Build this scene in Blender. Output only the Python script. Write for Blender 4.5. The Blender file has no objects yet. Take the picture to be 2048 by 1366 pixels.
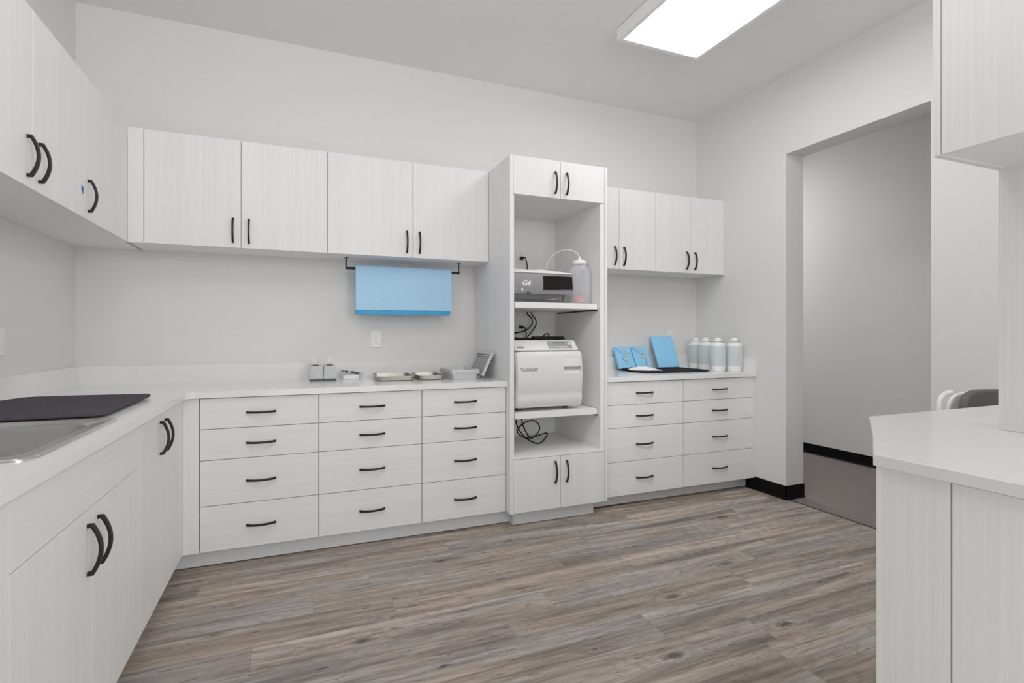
import bpy, bmesh, math, random
from mathutils import Vector, Matrix
random.seed(7)
PI = math.pi
scn = bpy.context.scene
C = scn.collection

# ------------------------------------------------------------------ materials
def new_mat(name):
    m = bpy.data.materials.new(name); m.use_nodes = True
    nt = m.node_tree
    return m, nt, nt.nodes['Principled BSDF']

def plain(name, col, rough=0.5, metal=0.0, spec=0.5, var=0.03, scale=40.0, bump=0.0):
    m, nt, b = new_mat(name)
    tc = nt.nodes.new('ShaderNodeNewGeometry')
    nz = nt.nodes.new('ShaderNodeTexNoise'); nz.inputs['Scale'].default_value = scale
    nz.inputs['Detail'].default_value = 3
    nt.links.new(tc.outputs['Position'], nz.inputs['Vector'])
    rp = nt.nodes.new('ShaderNodeValToRGB')
    lo = [max(0, c * (1 - var)) for c in col]; hi = [min(1, c * (1 + var)) for c in col]
    rp.color_ramp.elements[0].position = 0.3; rp.color_ramp.elements[1].position = 0.7
    rp.color_ramp.elements[0].color = (*lo, 1); rp.color_ramp.elements[1].color = (*hi, 1)
    nt.links.new(nz.outputs['Fac'], rp.inputs['Fac'])
    nt.links.new(rp.outputs['Color'], b.inputs['Base Color'])
    b.inputs['Roughness'].default_value = rough; b.inputs['Metallic'].default_value = metal
    b.inputs['Specular IOR Level'].default_value = spec
    if bump:
        bp = nt.nodes.new('ShaderNodeBump'); bp.inputs['Strength'].default_value = bump
        bp.inputs['Distance'].default_value = 0.002
        nt.links.new(nz.outputs['Fac'], bp.inputs['Height']); nt.links.new(bp.outputs['Normal'], b.inputs['Normal'])
    return m

def laminate(name, sc, col=(0.80, 0.80, 0.805), dark=0.91):
    m, nt, b = new_mat(name)
    g = nt.nodes.new('ShaderNodeNewGeometry')
    mp = nt.nodes.new('ShaderNodeMapping'); mp.inputs['Scale'].default_value = sc
    nt.links.new(g.outputs['Position'], mp.inputs['Vector'])
    n1 = nt.nodes.new('ShaderNodeTexNoise'); n1.inputs['Scale'].default_value = 1.0; n1.inputs['Detail'].default_value = 5
    n1.inputs['Roughness'].default_value = 0.7
    nt.links.new(mp.outputs['Vector'], n1.inputs['Vector'])
    n2 = nt.nodes.new('ShaderNodeTexNoise'); n2.inputs['Scale'].default_value = 0.12; n2.inputs['Detail'].default_value = 2
    nt.links.new(mp.outputs['Vector'], n2.inputs['Vector'])
    ad = nt.nodes.new('ShaderNodeMath'); ad.operation = 'MULTIPLY_ADD'
    ad.inputs[1].default_value = 0.72; nt.links.new(n1.outputs['Fac'], ad.inputs[0])
    m2 = nt.nodes.new('ShaderNodeMath'); m2.operation = 'MULTIPLY'; m2.inputs[1].default_value = 0.28
    nt.links.new(n2.outputs['Fac'], m2.inputs[0]); nt.links.new(m2.outputs[0], ad.inputs[2])
    rp = nt.nodes.new('ShaderNodeValToRGB')
    rp.color_ramp.elements[0].position = 0.34; rp.color_ramp.elements[1].position = 0.60
    rp.color_ramp.elements[0].color = (col[0] * dark, col[1] * dark, col[2] * dark, 1)
    rp.color_ramp.elements[1].color = (*col, 1)
    nt.links.new(ad.outputs[0], rp.inputs['Fac']); nt.links.new(rp.outputs['Color'], b.inputs['Base Color'])
    b.inputs['Roughness'].default_value = 0.45; b.inputs['Specular IOR Level'].default_value = 0.35
    return m

M = {}
M['wall'] = plain('wall_paint', (0.715, 0.711, 0.700), 0.6, var=0.008, scale=60, spec=0.3)
M['ceil'] = plain('ceiling_paint', (0.80, 0.795, 0.785), 0.7, var=0.006, scale=60, spec=0.2)
M['lamv'] = laminate('white_woodgrain_vertical', (110, 110, 1.6))
M['lamh'] = laminate('white_woodgrain_horizontal', (2.0, 110, 110))
M['lamhy'] = laminate('white_woodgrain_horizontal_side', (110, 2.0, 110))
M['lami'] = plain('white_melamine', (0.80, 0.80, 0.80), 0.45, var=0.01)
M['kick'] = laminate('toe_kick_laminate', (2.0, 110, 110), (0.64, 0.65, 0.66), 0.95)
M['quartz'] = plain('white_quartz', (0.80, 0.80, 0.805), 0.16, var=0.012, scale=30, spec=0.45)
M['quartzdim'] = plain('white_quartz_dimmed', (0.69, 0.69, 0.695), 0.16, var=0.012, scale=30, spec=0.45)  # same quartz, colour darkened to tone down strong light on the peninsula
M['black'] = plain('matte_black_metal', (0.006, 0.006, 0.0065), 0.45, spec=0.25, var=0.1)
M['handle'] = plain('black_handle', (0.0045, 0.0045, 0.005), 0.42, spec=0.30, var=0.1)
M['rubber'] = plain('black_rubber_base', (0.003, 0.0028, 0.003), 0.5, spec=0.12, var=0.1)
M['cord'] = plain('black_cord', (0.003, 0.003, 0.0033), 0.5, spec=0.2, var=0.1)
M['steel'] = plain('brushed_steel_shaded', (0.33, 0.33, 0.325), 0.36, 1.0, var=0.05, scale=25)  # sink steel with the basin's shade put into its colour
M['rimsteel'] = plain('sink_rim_steel_lit', (0.62, 0.615, 0.60), 0.22, 1.0, var=0.05, scale=25)  # same sink steel, colour lightened as if lit, for the rim
M['traysteel'] = plain('tray_steel', (0.38, 0.35, 0.31), 0.36, 1.0, var=0.08, scale=25)
M['outlet'] = plain('outlet_white', (0.80, 0.80, 0.80), 0.35, var=0.005)
M['slot'] = plain('slot_dark', (0.03, 0.03, 0.03), 0.6)
M['blue'] = plain('blue_wrap', (0.24, 0.60, 0.93), 0.75, var=0.05, scale=260, spec=0.15, bump=0.15)
M['bluelight'] = plain('blue_wrap_light', (0.38, 0.64, 0.89), 0.7, var=0.025, scale=120, spec=0.2, bump=0.08)
M['bluedark'] = plain('blue_wrap_inner', (0.06, 0.34, 0.64), 0.8, var=0.10, scale=30, spec=0.15)
M['bluetape'] = plain('blue_painters_tape', (0.02, 0.07, 0.30), 0.7)
M['greyplastic'] = plain('grey_plastic', (0.56, 0.565, 0.575), 0.40, var=0.015)
M['disp'] = plain('dispenser_grey', (0.50, 0.51, 0.52), 0.45, var=0.02)
M['darkgrey'] = plain('dark_grey_plastic', (0.055, 0.055, 0.058), 0.45)
M['midgrey'] = plain('mid_grey_plastic', (0.30, 0.30, 0.31), 0.45)
M['whiteplastic'] = plain('white_plastic', (0.83, 0.83, 0.835), 0.32, var=0.008)
M['machine'] = plain('machine_white', (0.69, 0.69, 0.692), 0.35, var=0.008)
M['silver'] = plain('silver_face', (0.30, 0.30, 0.31), 0.24, 0.45, var=0.02)
M['blackglass'] = plain('black_window', (0.0025, 0.002, 0.002), 0.35, spec=0.15, var=0.2)
M['grille'] = plain('window_grille', (0.010, 0.009, 0.008), 0.5, spec=0.15)
M['lcd'] = plain('lcd_green', (0.26, 0.30, 0.16), 0.3)
M['panelgrey'] = plain('panel_grey', (0.30, 0.30, 0.315), 0.45, var=0.03)
M['red'] = plain('button_red', (0.42, 0.16, 0.17), 0.5)
M['paper'] = plain('white_paper', (0.86, 0.86, 0.87), 0.7, var=0.03, scale=90)
M['yellow'] = plain('yellow_bit', (0.62, 0.62, 0.06), 0.6)
M['bluebit'] = plain('blue_bit', (0.03, 0.15, 0.50), 0.5)
M['navy'] = plain('marker_cap', (0.035, 0.045, 0.075), 0.4)
M['copper'] = plain('copper_tube', (0.95, 0.26, 0.06), 0.4, 0.0, var=0.05)
M['chaircloth'] = plain('grey_vinyl', (0.085, 0.083, 0.080), 0.55, var=0.05, scale=120)
M['textwhite'] = plain('lettering_white', (0.80, 0.80, 0.80), 0.5)
M['textdark'] = plain('lettering_dark', (0.08, 0.08, 0.085), 0.5)
M['chrome'] = plain('chrome', (0.75, 0.75, 0.75), 0.15, 1.0)

def stripes(name, a, b_, sc, direction=(1, 1, 0)):
    m, nt, b = new_mat(name)
    g = nt.nodes.new('ShaderNodeNewGeometry')
    w = nt.nodes.new('ShaderNodeTexWave'); w.wave_type = 'BANDS'; w.bands_direction = 'DIAGONAL'
    w.inputs['Scale'].default_value = sc; w.inputs['Distortion'].default_value = 0.5
    nt.links.new(g.outputs['Position'], w.inputs['Vector'])
    rp = nt.nodes.new('ShaderNodeValToRGB'); rp.color_ramp.interpolation = 'CONSTANT'
    rp.color_ramp.elements[0].color = (*a, 1); rp.color_ramp.elements[1].color = (*b_, 1); rp.color_ramp.elements[1].position = 0.55
    nt.links.new(w.outputs['Fac'], rp.inputs['Fac']); nt.links.new(rp.outputs['Color'], b.inputs['Base Color'])
    b.inputs['Roughness'].default_value = 0.7
    return m
M['tape'] = stripes('indicator_tape', (0.70, 0.72, 0.62), (0.78, 0.78, 0.72), 60)

def fabric(name, col, sc, bump=0.5):
    m, nt, b = new_mat(name)
    g = nt.nodes.new('ShaderNodeNewGeometry')
    mp = nt.nodes.new('ShaderNodeMapping'); mp.inputs['Scale'].default_value = sc
    nt.links.new(g.outputs['Position'], mp.inputs['Vector'])
    n = nt.nodes.new('ShaderNodeTexNoise'); n.inputs['Scale'].default_value = 1; n.inputs['Detail'].default_value = 6
    n.inputs['Roughness'].default_value = 0.75
    nt.links.new(mp.outputs['Vector'], n.inputs['Vector'])
    rp = nt.nodes.new('ShaderNodeValToRGB')
    rp.color_ramp.elements[0].position = 0.3; rp.color_ramp.elements[1].position = 0.72
    rp.color_ramp.elements[0].color = (*[c * 0.6 for c in col], 1); rp.color_ramp.elements[1].color = (*[c * 1.4 for c in col], 1)
    nt.links.new(n.outputs['Fac'], rp.inputs['Fac']); nt.links.new(rp.outputs['Color'], b.inputs['Base Color'])
    bp = nt.nodes.new('ShaderNodeBump'); bp.inputs['Strength'].default_value = bump; bp.inputs['Distance'].default_value = 0.003
    nt.links.new(n.outputs['Fac'], bp.inputs['Height']); nt.links.new(bp.outputs['Normal'], b.inputs['Normal'])
    b.inputs['Roughness'].default_value = 0.95; b.inputs['Specular IOR Level'].default_value = 0.1
    return m
M['mat'] = fabric('charcoal_towel', (0.060, 0.050, 0.062), (60, 260, 200), 0.4)
M['matblack'] = fabric('black_towel', (0.012, 0.012, 0.013), (150, 300, 200), 0.4)
M['carpet'] = fabric('grey_carpet', (0.205, 0.172, 0.165), (70, 150, 100), 0.6)

def see_through(name, col, alpha, rough=0.15):
    m, nt, b = new_mat(name)
    b.inputs['Base Color'].default_value = (*col, 1); b.inputs['Roughness'].default_value = rough
    t = nt.nodes.new('ShaderNodeBsdfTransparent')
    mx = nt.nodes.new('ShaderNodeMixShader')
    fr = nt.nodes.new('ShaderNodeLayerWeight'); fr.inputs['Blend'].default_value = 0.25
    mr = nt.nodes.new('ShaderNodeMapRange'); mr.inputs['To Min'].default_value = alpha; mr.inputs['To Max'].default_value = min(1, alpha + 0.4)
    nt.links.new(fr.outputs['Facing'], mr.inputs['Value'])
    nt.links.new(mr.outputs['Result'], mx.inputs['Fac'])
    nt.links.new(t.outputs[0], mx.inputs[1]); nt.links.new(b.outputs[0], mx.inputs[2])
    nt.links.new(mx.outputs[0], nt.nodes['Material Output'].inputs['Surface'])
    return m
M['jug'] = see_through('clear_jug', (0.80, 0.81, 0.86), 0.13)
M['water'] = see_through('jug_water', (0.36, 0.37, 0.40), 0.16)
M['clear'] = see_through('clear_tray', (0.70, 0.72, 0.75), 0.22)

def bottle_mat():
    m, nt, b = new_mat('translucent_bottle')
    b.inputs['Base Color'].default_value = (0.70, 0.765, 0.78, 1)
    b.inputs['Roughness'].default_value = 0.22
    tr = nt.nodes.new('ShaderNodeBsdfTransparent'); tr.inputs['Color'].default_value = (0.93, 0.97, 0.97, 1)
    lw = nt.nodes.new('ShaderNodeLayerWeight'); lw.inputs['Blend'].default_value = 0.3
    mr = nt.nodes.new('ShaderNodeMapRange'); mr.inputs['To Min'].default_value = 0.72; mr.inputs['To Max'].default_value = 0.95
    mx = nt.nodes.new('ShaderNodeMixShader')
    nt.links.new(lw.outputs['Facing'], mr.inputs['Value']); nt.links.new(mr.outputs['Result'], mx.inputs['Fac'])
    nt.links.new(tr.outputs[0], mx.inputs[1]); nt.links.new(b.outputs[0], mx.inputs[2])
    nt.links.new(mx.outputs[0], nt.nodes['Material Output'].inputs['Surface'])
    return m
M['bottle'] = bottle_mat()

def emit(name, strength, col=(1, 1, 1)):
    m, nt, b = new_mat(name)
    b.inputs['Base Color'].default_value = (0.9, 0.9, 0.9, 1)
    b.inputs['Emission Color'].default_value = (*col, 1); b.inputs['Emission Strength'].default_value = strength
    n = nt.nodes.new('ShaderNodeTexNoise'); n.inputs['Scale'].default_value = 400
    bp = nt.nodes.new('ShaderNodeBump'); bp.inputs['Strength'].default_value = 0.02
    nt.links.new(n.outputs['Fac'], bp.inputs['Height']); nt.links.new(bp.outputs['Normal'], b.inputs['Normal'])
    return m
M['panel'] = emit('lit_diffuser', 7.6, (1.0, 0.99, 0.975))
M['panel2'] = emit('added_corridor_diffuser', 11.5, (1.0, 0.985, 0.96))  # glow for the added, out-of-view corridor panel

# ------------------------------------------------------------------ mesh helpers
def box(bm, x0, x1, y0, y1, z0, z1, bev=0.0, seg=2):
    if x1 < x0: x0, x1 = x1, x0
    if y1 < y0: y0, y1 = y1, y0
    if z1 < z0: z0, z1 = z1, z0
    t = bmesh.new()
    bmesh.ops.create_cube(t, size=1.0)
    for v in t.verts:
        v.co = Vector(((x0 + x1) / 2 + v.co.x * (x1 - x0), (y0 + y1) / 2 + v.co.y * (y1 - y0), (z0 + z1) / 2 + v.co.z * (z1 - z0)))
    if bev > 0:
        bmesh.ops.bevel(t, geom=list(t.edges), offset=bev, segments=seg, affect='EDGES', profile=0.5, clamp_overlap=True)
    merge(bm, t)

def merge(bm, t, mat=None):
    if mat is not None:
        bmesh.ops.transform(t, matrix=mat, verts=list(t.verts))
    me = bpy.data.meshes.new('tmp'); t.to_mesh(me); t.free()
    bm.from_mesh(me); bpy.data.meshes.remove(me)

def prism(bm, pts, axis, a0, a1, bev=0.0, seg=2):
    """pts: 2D outline; axis 'x' -> (y,z), 'y' -> (x,z), 'z' -> (x,y)"""
    t = bmesh.new()
    def mk(p, a):
        return {'x': (a, p[0], p[1]), 'y': (p[0], a, p[1]), 'z': (p[0], p[1], a)}[axis]
    v0 = [t.verts.new(mk(p, a0)) for p in pts]; v1 = [t.verts.new(mk(p, a1)) for p in pts]
    n = len(pts)
    t.faces.new(v0); t.faces.new(list(reversed(v1)))
    for i in range(n):
        t.faces.new((v0[i], v1[i], v1[(i + 1) % n], v0[(i + 1) % n]))
    bmesh.ops.recalc_face_normals(t, faces=list(t.faces))
    if bev > 0:
        bmesh.ops.bevel(t, geom=list(t.edges), offset=bev, segments=seg, affect='EDGES', profile=0.5, clamp_overlap=True)
    merge(bm, t)

def holed_slab(bm, outer, inner, z0, z1):
    t = bmesh.new()
    ed = []
    for loop in ([outer] + ([inner] if inner else [])):
        vs = [t.verts.new((p[0], p[1], z0)) for p in loop]
        for i in range(len(vs)): ed.append(t.edges.new((vs[i], vs[(i + 1) % len(vs)])))
    bmesh.ops.triangle_fill(t, use_beauty=True, use_dissolve=False, edges=ed)
    r = bmesh.ops.extrude_face_region(t, geom=list(t.faces))
    bmesh.ops.translate(t, vec=(0, 0, z1 - z0), verts=[g for g in r['geom'] if isinstance(g, bmesh.types.BMVert)])
    bmesh.ops.recalc_face_normals(t, faces=list(t.faces))
    merge(bm, t)

def cyl(bm, p0, p1, r0, r1=None, n=20, caps=True):
    r1 = r0 if r1 is None else r1
    a, b = Vector(p0), Vector(p1); d = b - a
    t = bmesh.new()
    bmesh.ops.create_cone(t, cap_ends=caps, segments=n, radius1=r0, radius2=r1, depth=d.length)
    q = d.to_track_quat('Z', 'Y')
    merge(bm, t, Matrix.Translation((a + b) / 2) @ q.to_matrix().to_4x4())

def lathe(bm, prof, c=(0, 0, 0), n=32):
    t = bmesh.new(); rings = []
    for r, z in prof:
        if r < 1e-5: rings.append([t.verts.new((0, 0, z))])
        else: rings.append([t.verts.new((r * math.cos(2 * PI * i / n), r * math.sin(2 * PI * i / n), z)) for i in range(n)])
    for a, b in zip(rings, rings[1:]):
        for i in range(n):
            j = (i + 1) % n
            if len(a) == 1 and len(b) == 1: continue
            if len(a) == 1: t.faces.new((a[0], b[j], b[i]))
            elif len(b) == 1: t.faces.new((a[i], a[j], b[0]))
            else: t.faces.new((a[i], a[j], b[j], b[i]))
    bmesh.ops.recalc_face_normals(t, faces=list(t.faces))
    merge(bm, t, Matrix.Translation(c))

def smooth_path(pts, sub=6):
    P = [Vector(p) for p in pts]; out = []
    for i in range(len(P) - 1):
        p0 = P[max(0, i - 1)]; p1 = P[i]; p2 = P[i + 1]; p3 = P[min(len(P) - 1, i + 2)]
        for k in range(sub):
            t = k / sub
            out.append(0.5 * ((2 * p1) + (p2 - p0) * t + (2 * p0 - 5 * p1 + 4 * p2 - p3) * t * t + (3 * p1 - p0 - 3 * p2 + p3) * t ** 3))
    out.append(P[-1]); return out

def tube(bm, pts, r, n=10, sub=6):
    P = smooth_path(pts, sub) if sub else [Vector(p) for p in pts]
    t = bmesh.new(); rings = []
    T = (P[1] - P[0]).normalized()
    up = Vector((0, 0, 1)) if abs(T.z) < 0.9 else Vector((1, 0, 0))
    N = (up - T * up.dot(T)).normalized()
    for i, p in enumerate(P):
        T = (P[min(i + 1, len(P) - 1)] - P[max(i - 1, 0)]).normalized()
        N = (N - T * N.dot(T)).normalized(); B = T.cross(N)
        rings.append([t.verts.new(p + r * (math.cos(2 * PI * k / n) * N + math.sin(2 * PI * k / n) * B)) for k in range(n)])
    for a, b in zip(rings, rings[1:]):
        for k in range(n): t.faces.new((a[k], a[(k + 1) % n], b[(k + 1) % n], b[k]))
    t.faces.new(list(reversed(rings[0]))); t.faces.new(rings[-1])
    bmesh.ops.recalc_face_normals(t, faces=list(t.faces))
    merge(bm, t)

def obj(name, bm, mat, parent=None, smooth=False, angle=35):
    """links bm (world coordinates) as one mesh; under a parent the vertices become local to the top-level origin"""
    me = bpy.data.meshes.new(name)
    root = parent
    while root is not None and root.parent is not None: root = root.parent
    if root is not None:
        bmesh.ops.transform(bm, matrix=Matrix.Translation(root.location).inverted(), verts=list(bm.verts))
    bm.to_mesh(me); bm.free()
    o = bpy.data.objects.new(name, me); C.objects.link(o)
    if mat is not None: me.materials.append(mat)
    if smooth:
        for p in me.polygons: p.use_smooth = True
        try: me.set_sharp_from_angle(angle=math.radians(angle))
        except Exception: pass
    if parent is not None: o.parent = parent
    return o

def thing(name, label, cat, loc=(0, 0, 0), group=None):
    o = bpy.data.objects.new(name, None); C.objects.link(o)
    o.empty_display_size = 0.05; o.location = loc
    o['label'] = label; o['category'] = cat
    if group: o['group'] = group
    return o

def tag(o, label, cat, group=None):
    o['label'] = label; o['category'] = cat
    if group: o['group'] = group
    return o

def struct(name, bm, mat, smooth=False):
    o = obj(name, bm, mat, None, smooth); o['kind'] = 'structure'; return o

def B(): return bmesh.new()
def one(*a, bev=0.0):
    bm = B(); box(bm, *a, bev=bev); return bm

# ------------------------------------------------------------------ setting
H = 3.1025; W = 4.4724; JT = 0.1765
YN = -5.6                     # wall behind the camera
OY0, OY1, OZ = -0.9288, -1.8767, 2.524      # opening in the right wall
XC = 6.0                      # far wall of the corridor

struct('wall_back', one(-0.12, W + JT, 0, 0.12, 0, H), M['wall'])
struct('wall_left', one(-0.12, 0, YN, 0, 0, H), M['wall'])
bm = B()
box(bm, W, W + JT, OY0, 0, 0, H)
box(bm, W, W + JT, OY1, OY0, OZ, H)
box(bm, W, W + JT, YN, OY1, 0, H)
struct('wall_right', bm, M['wall'])
struct('wall_front', one(-0.12, W + JT, YN - 0.12, YN, 0, H), M['wall'])
struct('wall_corridor', one(XC, XC + 0.1, YN, 2.0, 0, H), M['wall'])
struct('wall_corridor_end', one(W + JT, XC + 0.1, 2.0, 2.1, 0, H), M['wall'])
struct('wall_corridor_near', one(W + JT, XC + 0.1, YN - 0.1, YN, 0, H), M['wall'])
struct('wall_corridor_side', one(W + JT - 0.1, W + JT, 0.12, 2.1, 0, H), M['wall'])
struct('ceiling', one(-0.12, XC + 0.1, YN - 0.12, 2.1, H, H + 0.1), M['ceil'])

# plank floor: one mesh, one quad per plank, with its own uv and random values
def make_floor():
    w = 0.18; L = 1.22; x0, x1 = 0.0, 4.490
    known = {4: 0.74, 5: 1.50, 6: 1.236, 8: 1.01, 9: 1.98, 10: 2.533, 11: 2.926}
    bm = bmesh.new(); uv = bm.loops.layers.uv.new('plank'); rn = bm.loops.layers.uv.new('rand')
    k = 0
    while True:
        ya = -0.035 - k * w; yb = ya - w
        if ya < YN: break
        yt = 0.0 if k == 0 else ya
        j = known.get(k, random.uniform(0, L))
        s = j - L * math.ceil((j - x0) / L)
        while s < x1:
            a, b = max(s, x0), min(s + L, x1)
            if b - a > 1e-4:
                vs = [bm.verts.new(p) for p in ((a, yb, 0), (b, yb, 0), (b, yt, 0), (a, yt, 0))]
                f = bm.faces.new(vs); r1, r2 = random.random(), random.random()
                for l in f.loops:
                    l[uv].uv = ((l.vert.co.x - s) / L, (l.vert.co.y - yb) / w); l[rn].uv = (r1, r2)
            s += L
        k += 1
    m, nt, b = new_mat('oak_plank_vinyl')
    N = nt.nodes; Lk = nt.links
    geo = N.new('ShaderNodeNewGeometry')
    uvn = N.new('ShaderNodeUVMap'); uvn.uv_map = 'plank'; rnn = N.new('ShaderNodeUVMap'); rnn.uv_map = 'rand'
    sr = N.new('ShaderNodeSeparateXYZ'); Lk.new(rnn.outputs['UV'], sr.inputs[0])
    def math_(op, a, b2=None, c2=None):
        n = N.new('ShaderNodeMath'); n.operation = op
        for i, v in enumerate((a, b2, c2)):
            if v is None: continue
            if isinstance(v, (int, float)): n.inputs[i].default_value = v
            else: Lk.new(v, n.inputs[i])
        return n.outputs[0]
    # knots: distance field around the knot spots
    knots = [(3.765, -1.035, 1), (3.255, -1.587, 1.1), (2.766, -1.765, 1.2), (3.043, -2.127, 1.1), (2.47, -2.127, 1.2), (1.876, -0.987, 1), (1.406, -1.585, 1.2), (4.1, -2.3, 1), (0.95, -1.9, 1), (2.05, -2.6, 1.1), (1.02, -1.02, .4), (2.10, -1.30, .45), (1.66, -1.86, .5), (2.32, -0.86, .45), (0.86, -1.32, .4), (1.30, -2.02, .5), (2.95, -1.21, .4), (3.52, -1.92, .5), (2.22, -1.98, .4), (3.70, -1.42, .4), (1.86, -2.28, .5), (2.62, -2.42, .5)]
    dmin = None
    for kx, ky, ks in knots:
        sb = N.new('ShaderNodeVectorMath'); sb.operation = 'SUBTRACT'; sb.inputs[1].default_value = (kx, ky, 0)
        Lk.new(geo.outputs['Position'], sb.inputs[0])
        ml = N.new('ShaderNodeVectorMath'); ml.operation = 'MULTIPLY'; ml.inputs[1].default_value = (9.0 / ks, 24.0 / ks, 0)
        Lk.new(sb.outputs[0], ml.inputs[0])
        ln = N.new('ShaderNodeVectorMath'); ln.operation = 'LENGTH'; Lk.new(ml.outputs[0], ln.inputs[0])
        dmin = ln.outputs['Value'] if dmin is None else math_('MINIMUM', dmin, ln.outputs['Value'])
    near = math_('POWER', 2.718, math_('MULTIPLY', math_('MULTIPLY', dmin, dmin), -0.9))
    # plank-shifted coordinates
    sp = N.new('ShaderNodeSeparateXYZ'); Lk.new(geo.outputs['Position'], sp.inputs[0])
    cx_ = N.new('ShaderNodeCombineXYZ')
    Lk.new(math_('MULTIPLY_ADD', sr.outputs['X'], 37.0, sp.outputs['X']), cx_.inputs['X'])
    Lk.new(math_('MULTIPLY_ADD', sr.outputs['Y'], 11.0, sp.outputs['Y']), cx_.inputs['Y'])
    Lk.new(math_('MULTIPLY', near, 0.06), cx_.inputs['Z'])
    def noise(sx, sy, detail, rough, dist=0.0, sz=6.0):
        mp = N.new('ShaderNodeMapping'); mp.inputs['Scale'].default_value = (sx, sy, sz)
        Lk.new(cx_.outputs[0], mp.inputs['Vector'])
        n = N.new('ShaderNodeTexNoise'); n.inputs['Scale'].default_value = 1; n.inputs['Detail'].default_value = detail
        n.inputs['Roughness'].default_value = rough; n.inputs['Distortion'].default_value = dist
        Lk.new(mp.outputs[0], n.inputs['Vector']); return n.outputs['Fac']
    big = noise(0.75, 9.5, 3, 0.5, 0.8)         # broad bands
    mid = noise(1.15, 27, 6, 0.62, 1.1)         # grain streaks
    fine = noise(6, 230, 4, 0.72, 0.3)         # pores
    hue = noise(0.9, 8, 3, 0.5, 0.6, 2.0)
    crack = noise(4.5, 55, 3, 0.55, 2.4)
    low = noise(1.7, 7.5, 2, 0.45, 0.0)
    def ramp(fac, stops):
        r = N.new('ShaderNodeValToRGB'); e = r.color_ramp.elements
        while len(e) < len(stops): e.new(0.5)
        for i, (p, c) in enumerate(stops):
            e[i].position = p; e[i].color = (*c, 1)
        Lk.new(fac, r.inputs['Fac']); return r.outputs['Color']
    def mix(mode, fac, a, b2):
        n = N.new('ShaderNodeMix'); n.data_type = 'RGBA'; n.blend_type = mode
        for s, v in ((n.inputs['Factor'], fac), (n.inputs[6], a), (n.inputs[7], b2)):
            if isinstance(v, (int, float)): s.default_value = v
            elif isinstance(v, tuple): s.default_value = (*v, 1)
            else: Lk.new(v, s)
        return n.outputs[2]
    tan = ramp(mid, [(0.30, (0.170, 0.128, 0.100)), (0.5, (0.350, 0.276, 0.222)), (0.70, (0.500, 0.412, 0.345))])
    gry = ramp(mid, [(0.30, (0.140, 0.125, 0.118)), (0.5, (0.305, 0.282, 0.270)), (0.70, (0.470, 0.446, 0.430))])
    hf = math_('MULTIPLY_ADD', sr.outputs['X'], 0.16, math_('SUBTRACT', hue, 0.08))
    hr = N.new('ShaderNodeMapRange'); hr.inputs['From Min'].default_value = 0.42; hr.inputs['From Max'].default_value = 0.66
    Lk.new(hf, hr.inputs['Value'])
    col = mix('MIX', hr.outputs['Result'], tan, gry)
    bigc = ramp(big, [(0.30, (0.50, 0.49, 0.49)), (0.47, (0.93, 0.93, 0.93)), (0.70, (1.32, 1.31, 1.30))])
    col = mix('MULTIPLY', 1.0, col, bigc)
    # cathedral figure: contour lines of a stretched low-frequency field
    cath = math_('SINE', math_('ADD', math_('MULTIPLY', low, 75.0), math_('MULTIPLY', mid, 6.0)))
    cathc = ramp(math_('MULTIPLY_ADD', cath, 0.5, 0.5), [(0.0, (0.80, 0.79, 0.78)), (0.35, (1.0, 1.0, 1.0)), (1.0, (1.05, 1.05, 1.05))])
    col = mix('MULTIPLY', 0.8, col, cathc)
    finec = ramp(fine, [(0.3, (0.70, 0.70, 0.70)), (0.6, (1.10, 1.10, 1.10))])
    col = mix('MULTIPLY', 0.85, col, finec)
    ck = ramp(crack, [(0.0, (1, 1, 1)), (0.632, (1, 1, 1)), (0.672, (0.20, 0.18, 0.17))])
    col = mix('MULTIPLY', 0.9, col, ck)
    # knots: rings and dark irregular heart
    dw = math_('ADD', dmin, math_('MULTIPLY', math_('SUBTRACT', noise(16, 26, 4, 0.7, 1.5), 0.5), 0.9))
    ring = math_('SINE', math_('MULTIPLY_ADD', dw, 15.0, math_('MULTIPLY', mid, 5.0)))
    rf = math_('MULTIPLY', math_('MULTIPLY_ADD', ring, 0.5, 0.5), near)
    col = mix('MIX', math_('MULTIPLY', rf, 0.50), col, (0.085, 0.072, 0.064))
    hr2 = N.new('ShaderNodeMapRange'); hr2.inputs['From Min'].default_value = 0.40; hr2.inputs['From Max'].default_value = 0.16
    hr2.inputs['To Min'].default_value = 0.0; hr2.inputs['To Max'].default_value = 0.92
    Lk.new(dw, hr2.inputs['Value'])
    col = mix('MIX', hr2.outputs['Result'], col, (0.030, 0.027, 0.026))
    # per plank brightness
    pb = math_('MULTIPLY_ADD', sr.outputs['Y'], 0.26, 0.82)
    pbc = N.new('ShaderNodeCombineXYZ')
    for i in range(3): Lk.new(pb, pbc.inputs[i])
    col = mix('MULTIPLY', 1.0, col, pbc.outputs[0])
    # seams
    su = N.new('ShaderNodeSeparateXYZ'); Lk.new(uvn.outputs['UV'], su.inputs[0])
    eu = math_('MULTIPLY', math_('MINIMUM', su.outputs['X'], math_('SUBTRACT', 1.0, su.outputs['X'])), 1.22)
    ev = math_('MULTIPLY', math_('MINIMUM', su.outputs['Y'], math_('SUBTRACT', 1.0, su.outputs['Y'])), 0.18)
    ed = math_('MINIMUM', eu, ev)
    sm = N.new('ShaderNodeMapRange'); sm.inputs['From Min'].default_value = 0.0004; sm.inputs['From Max'].default_value = 0.0016
    sm.inputs['To Min'].default_value = 0.45; sm.inputs['To Max'].default_value = 0.0
    Lk.new(ed, sm.inputs['Value'])
    col = mix('MIX', sm.outputs['Result'], col, (0.06, 0.055, 0.05))
    Lk.new(col, b.inputs['Base Color'])
    b.inputs['Roughness'].default_value = 0.42; b.inputs['Specular IOR Level'].default_value = 0.35
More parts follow.
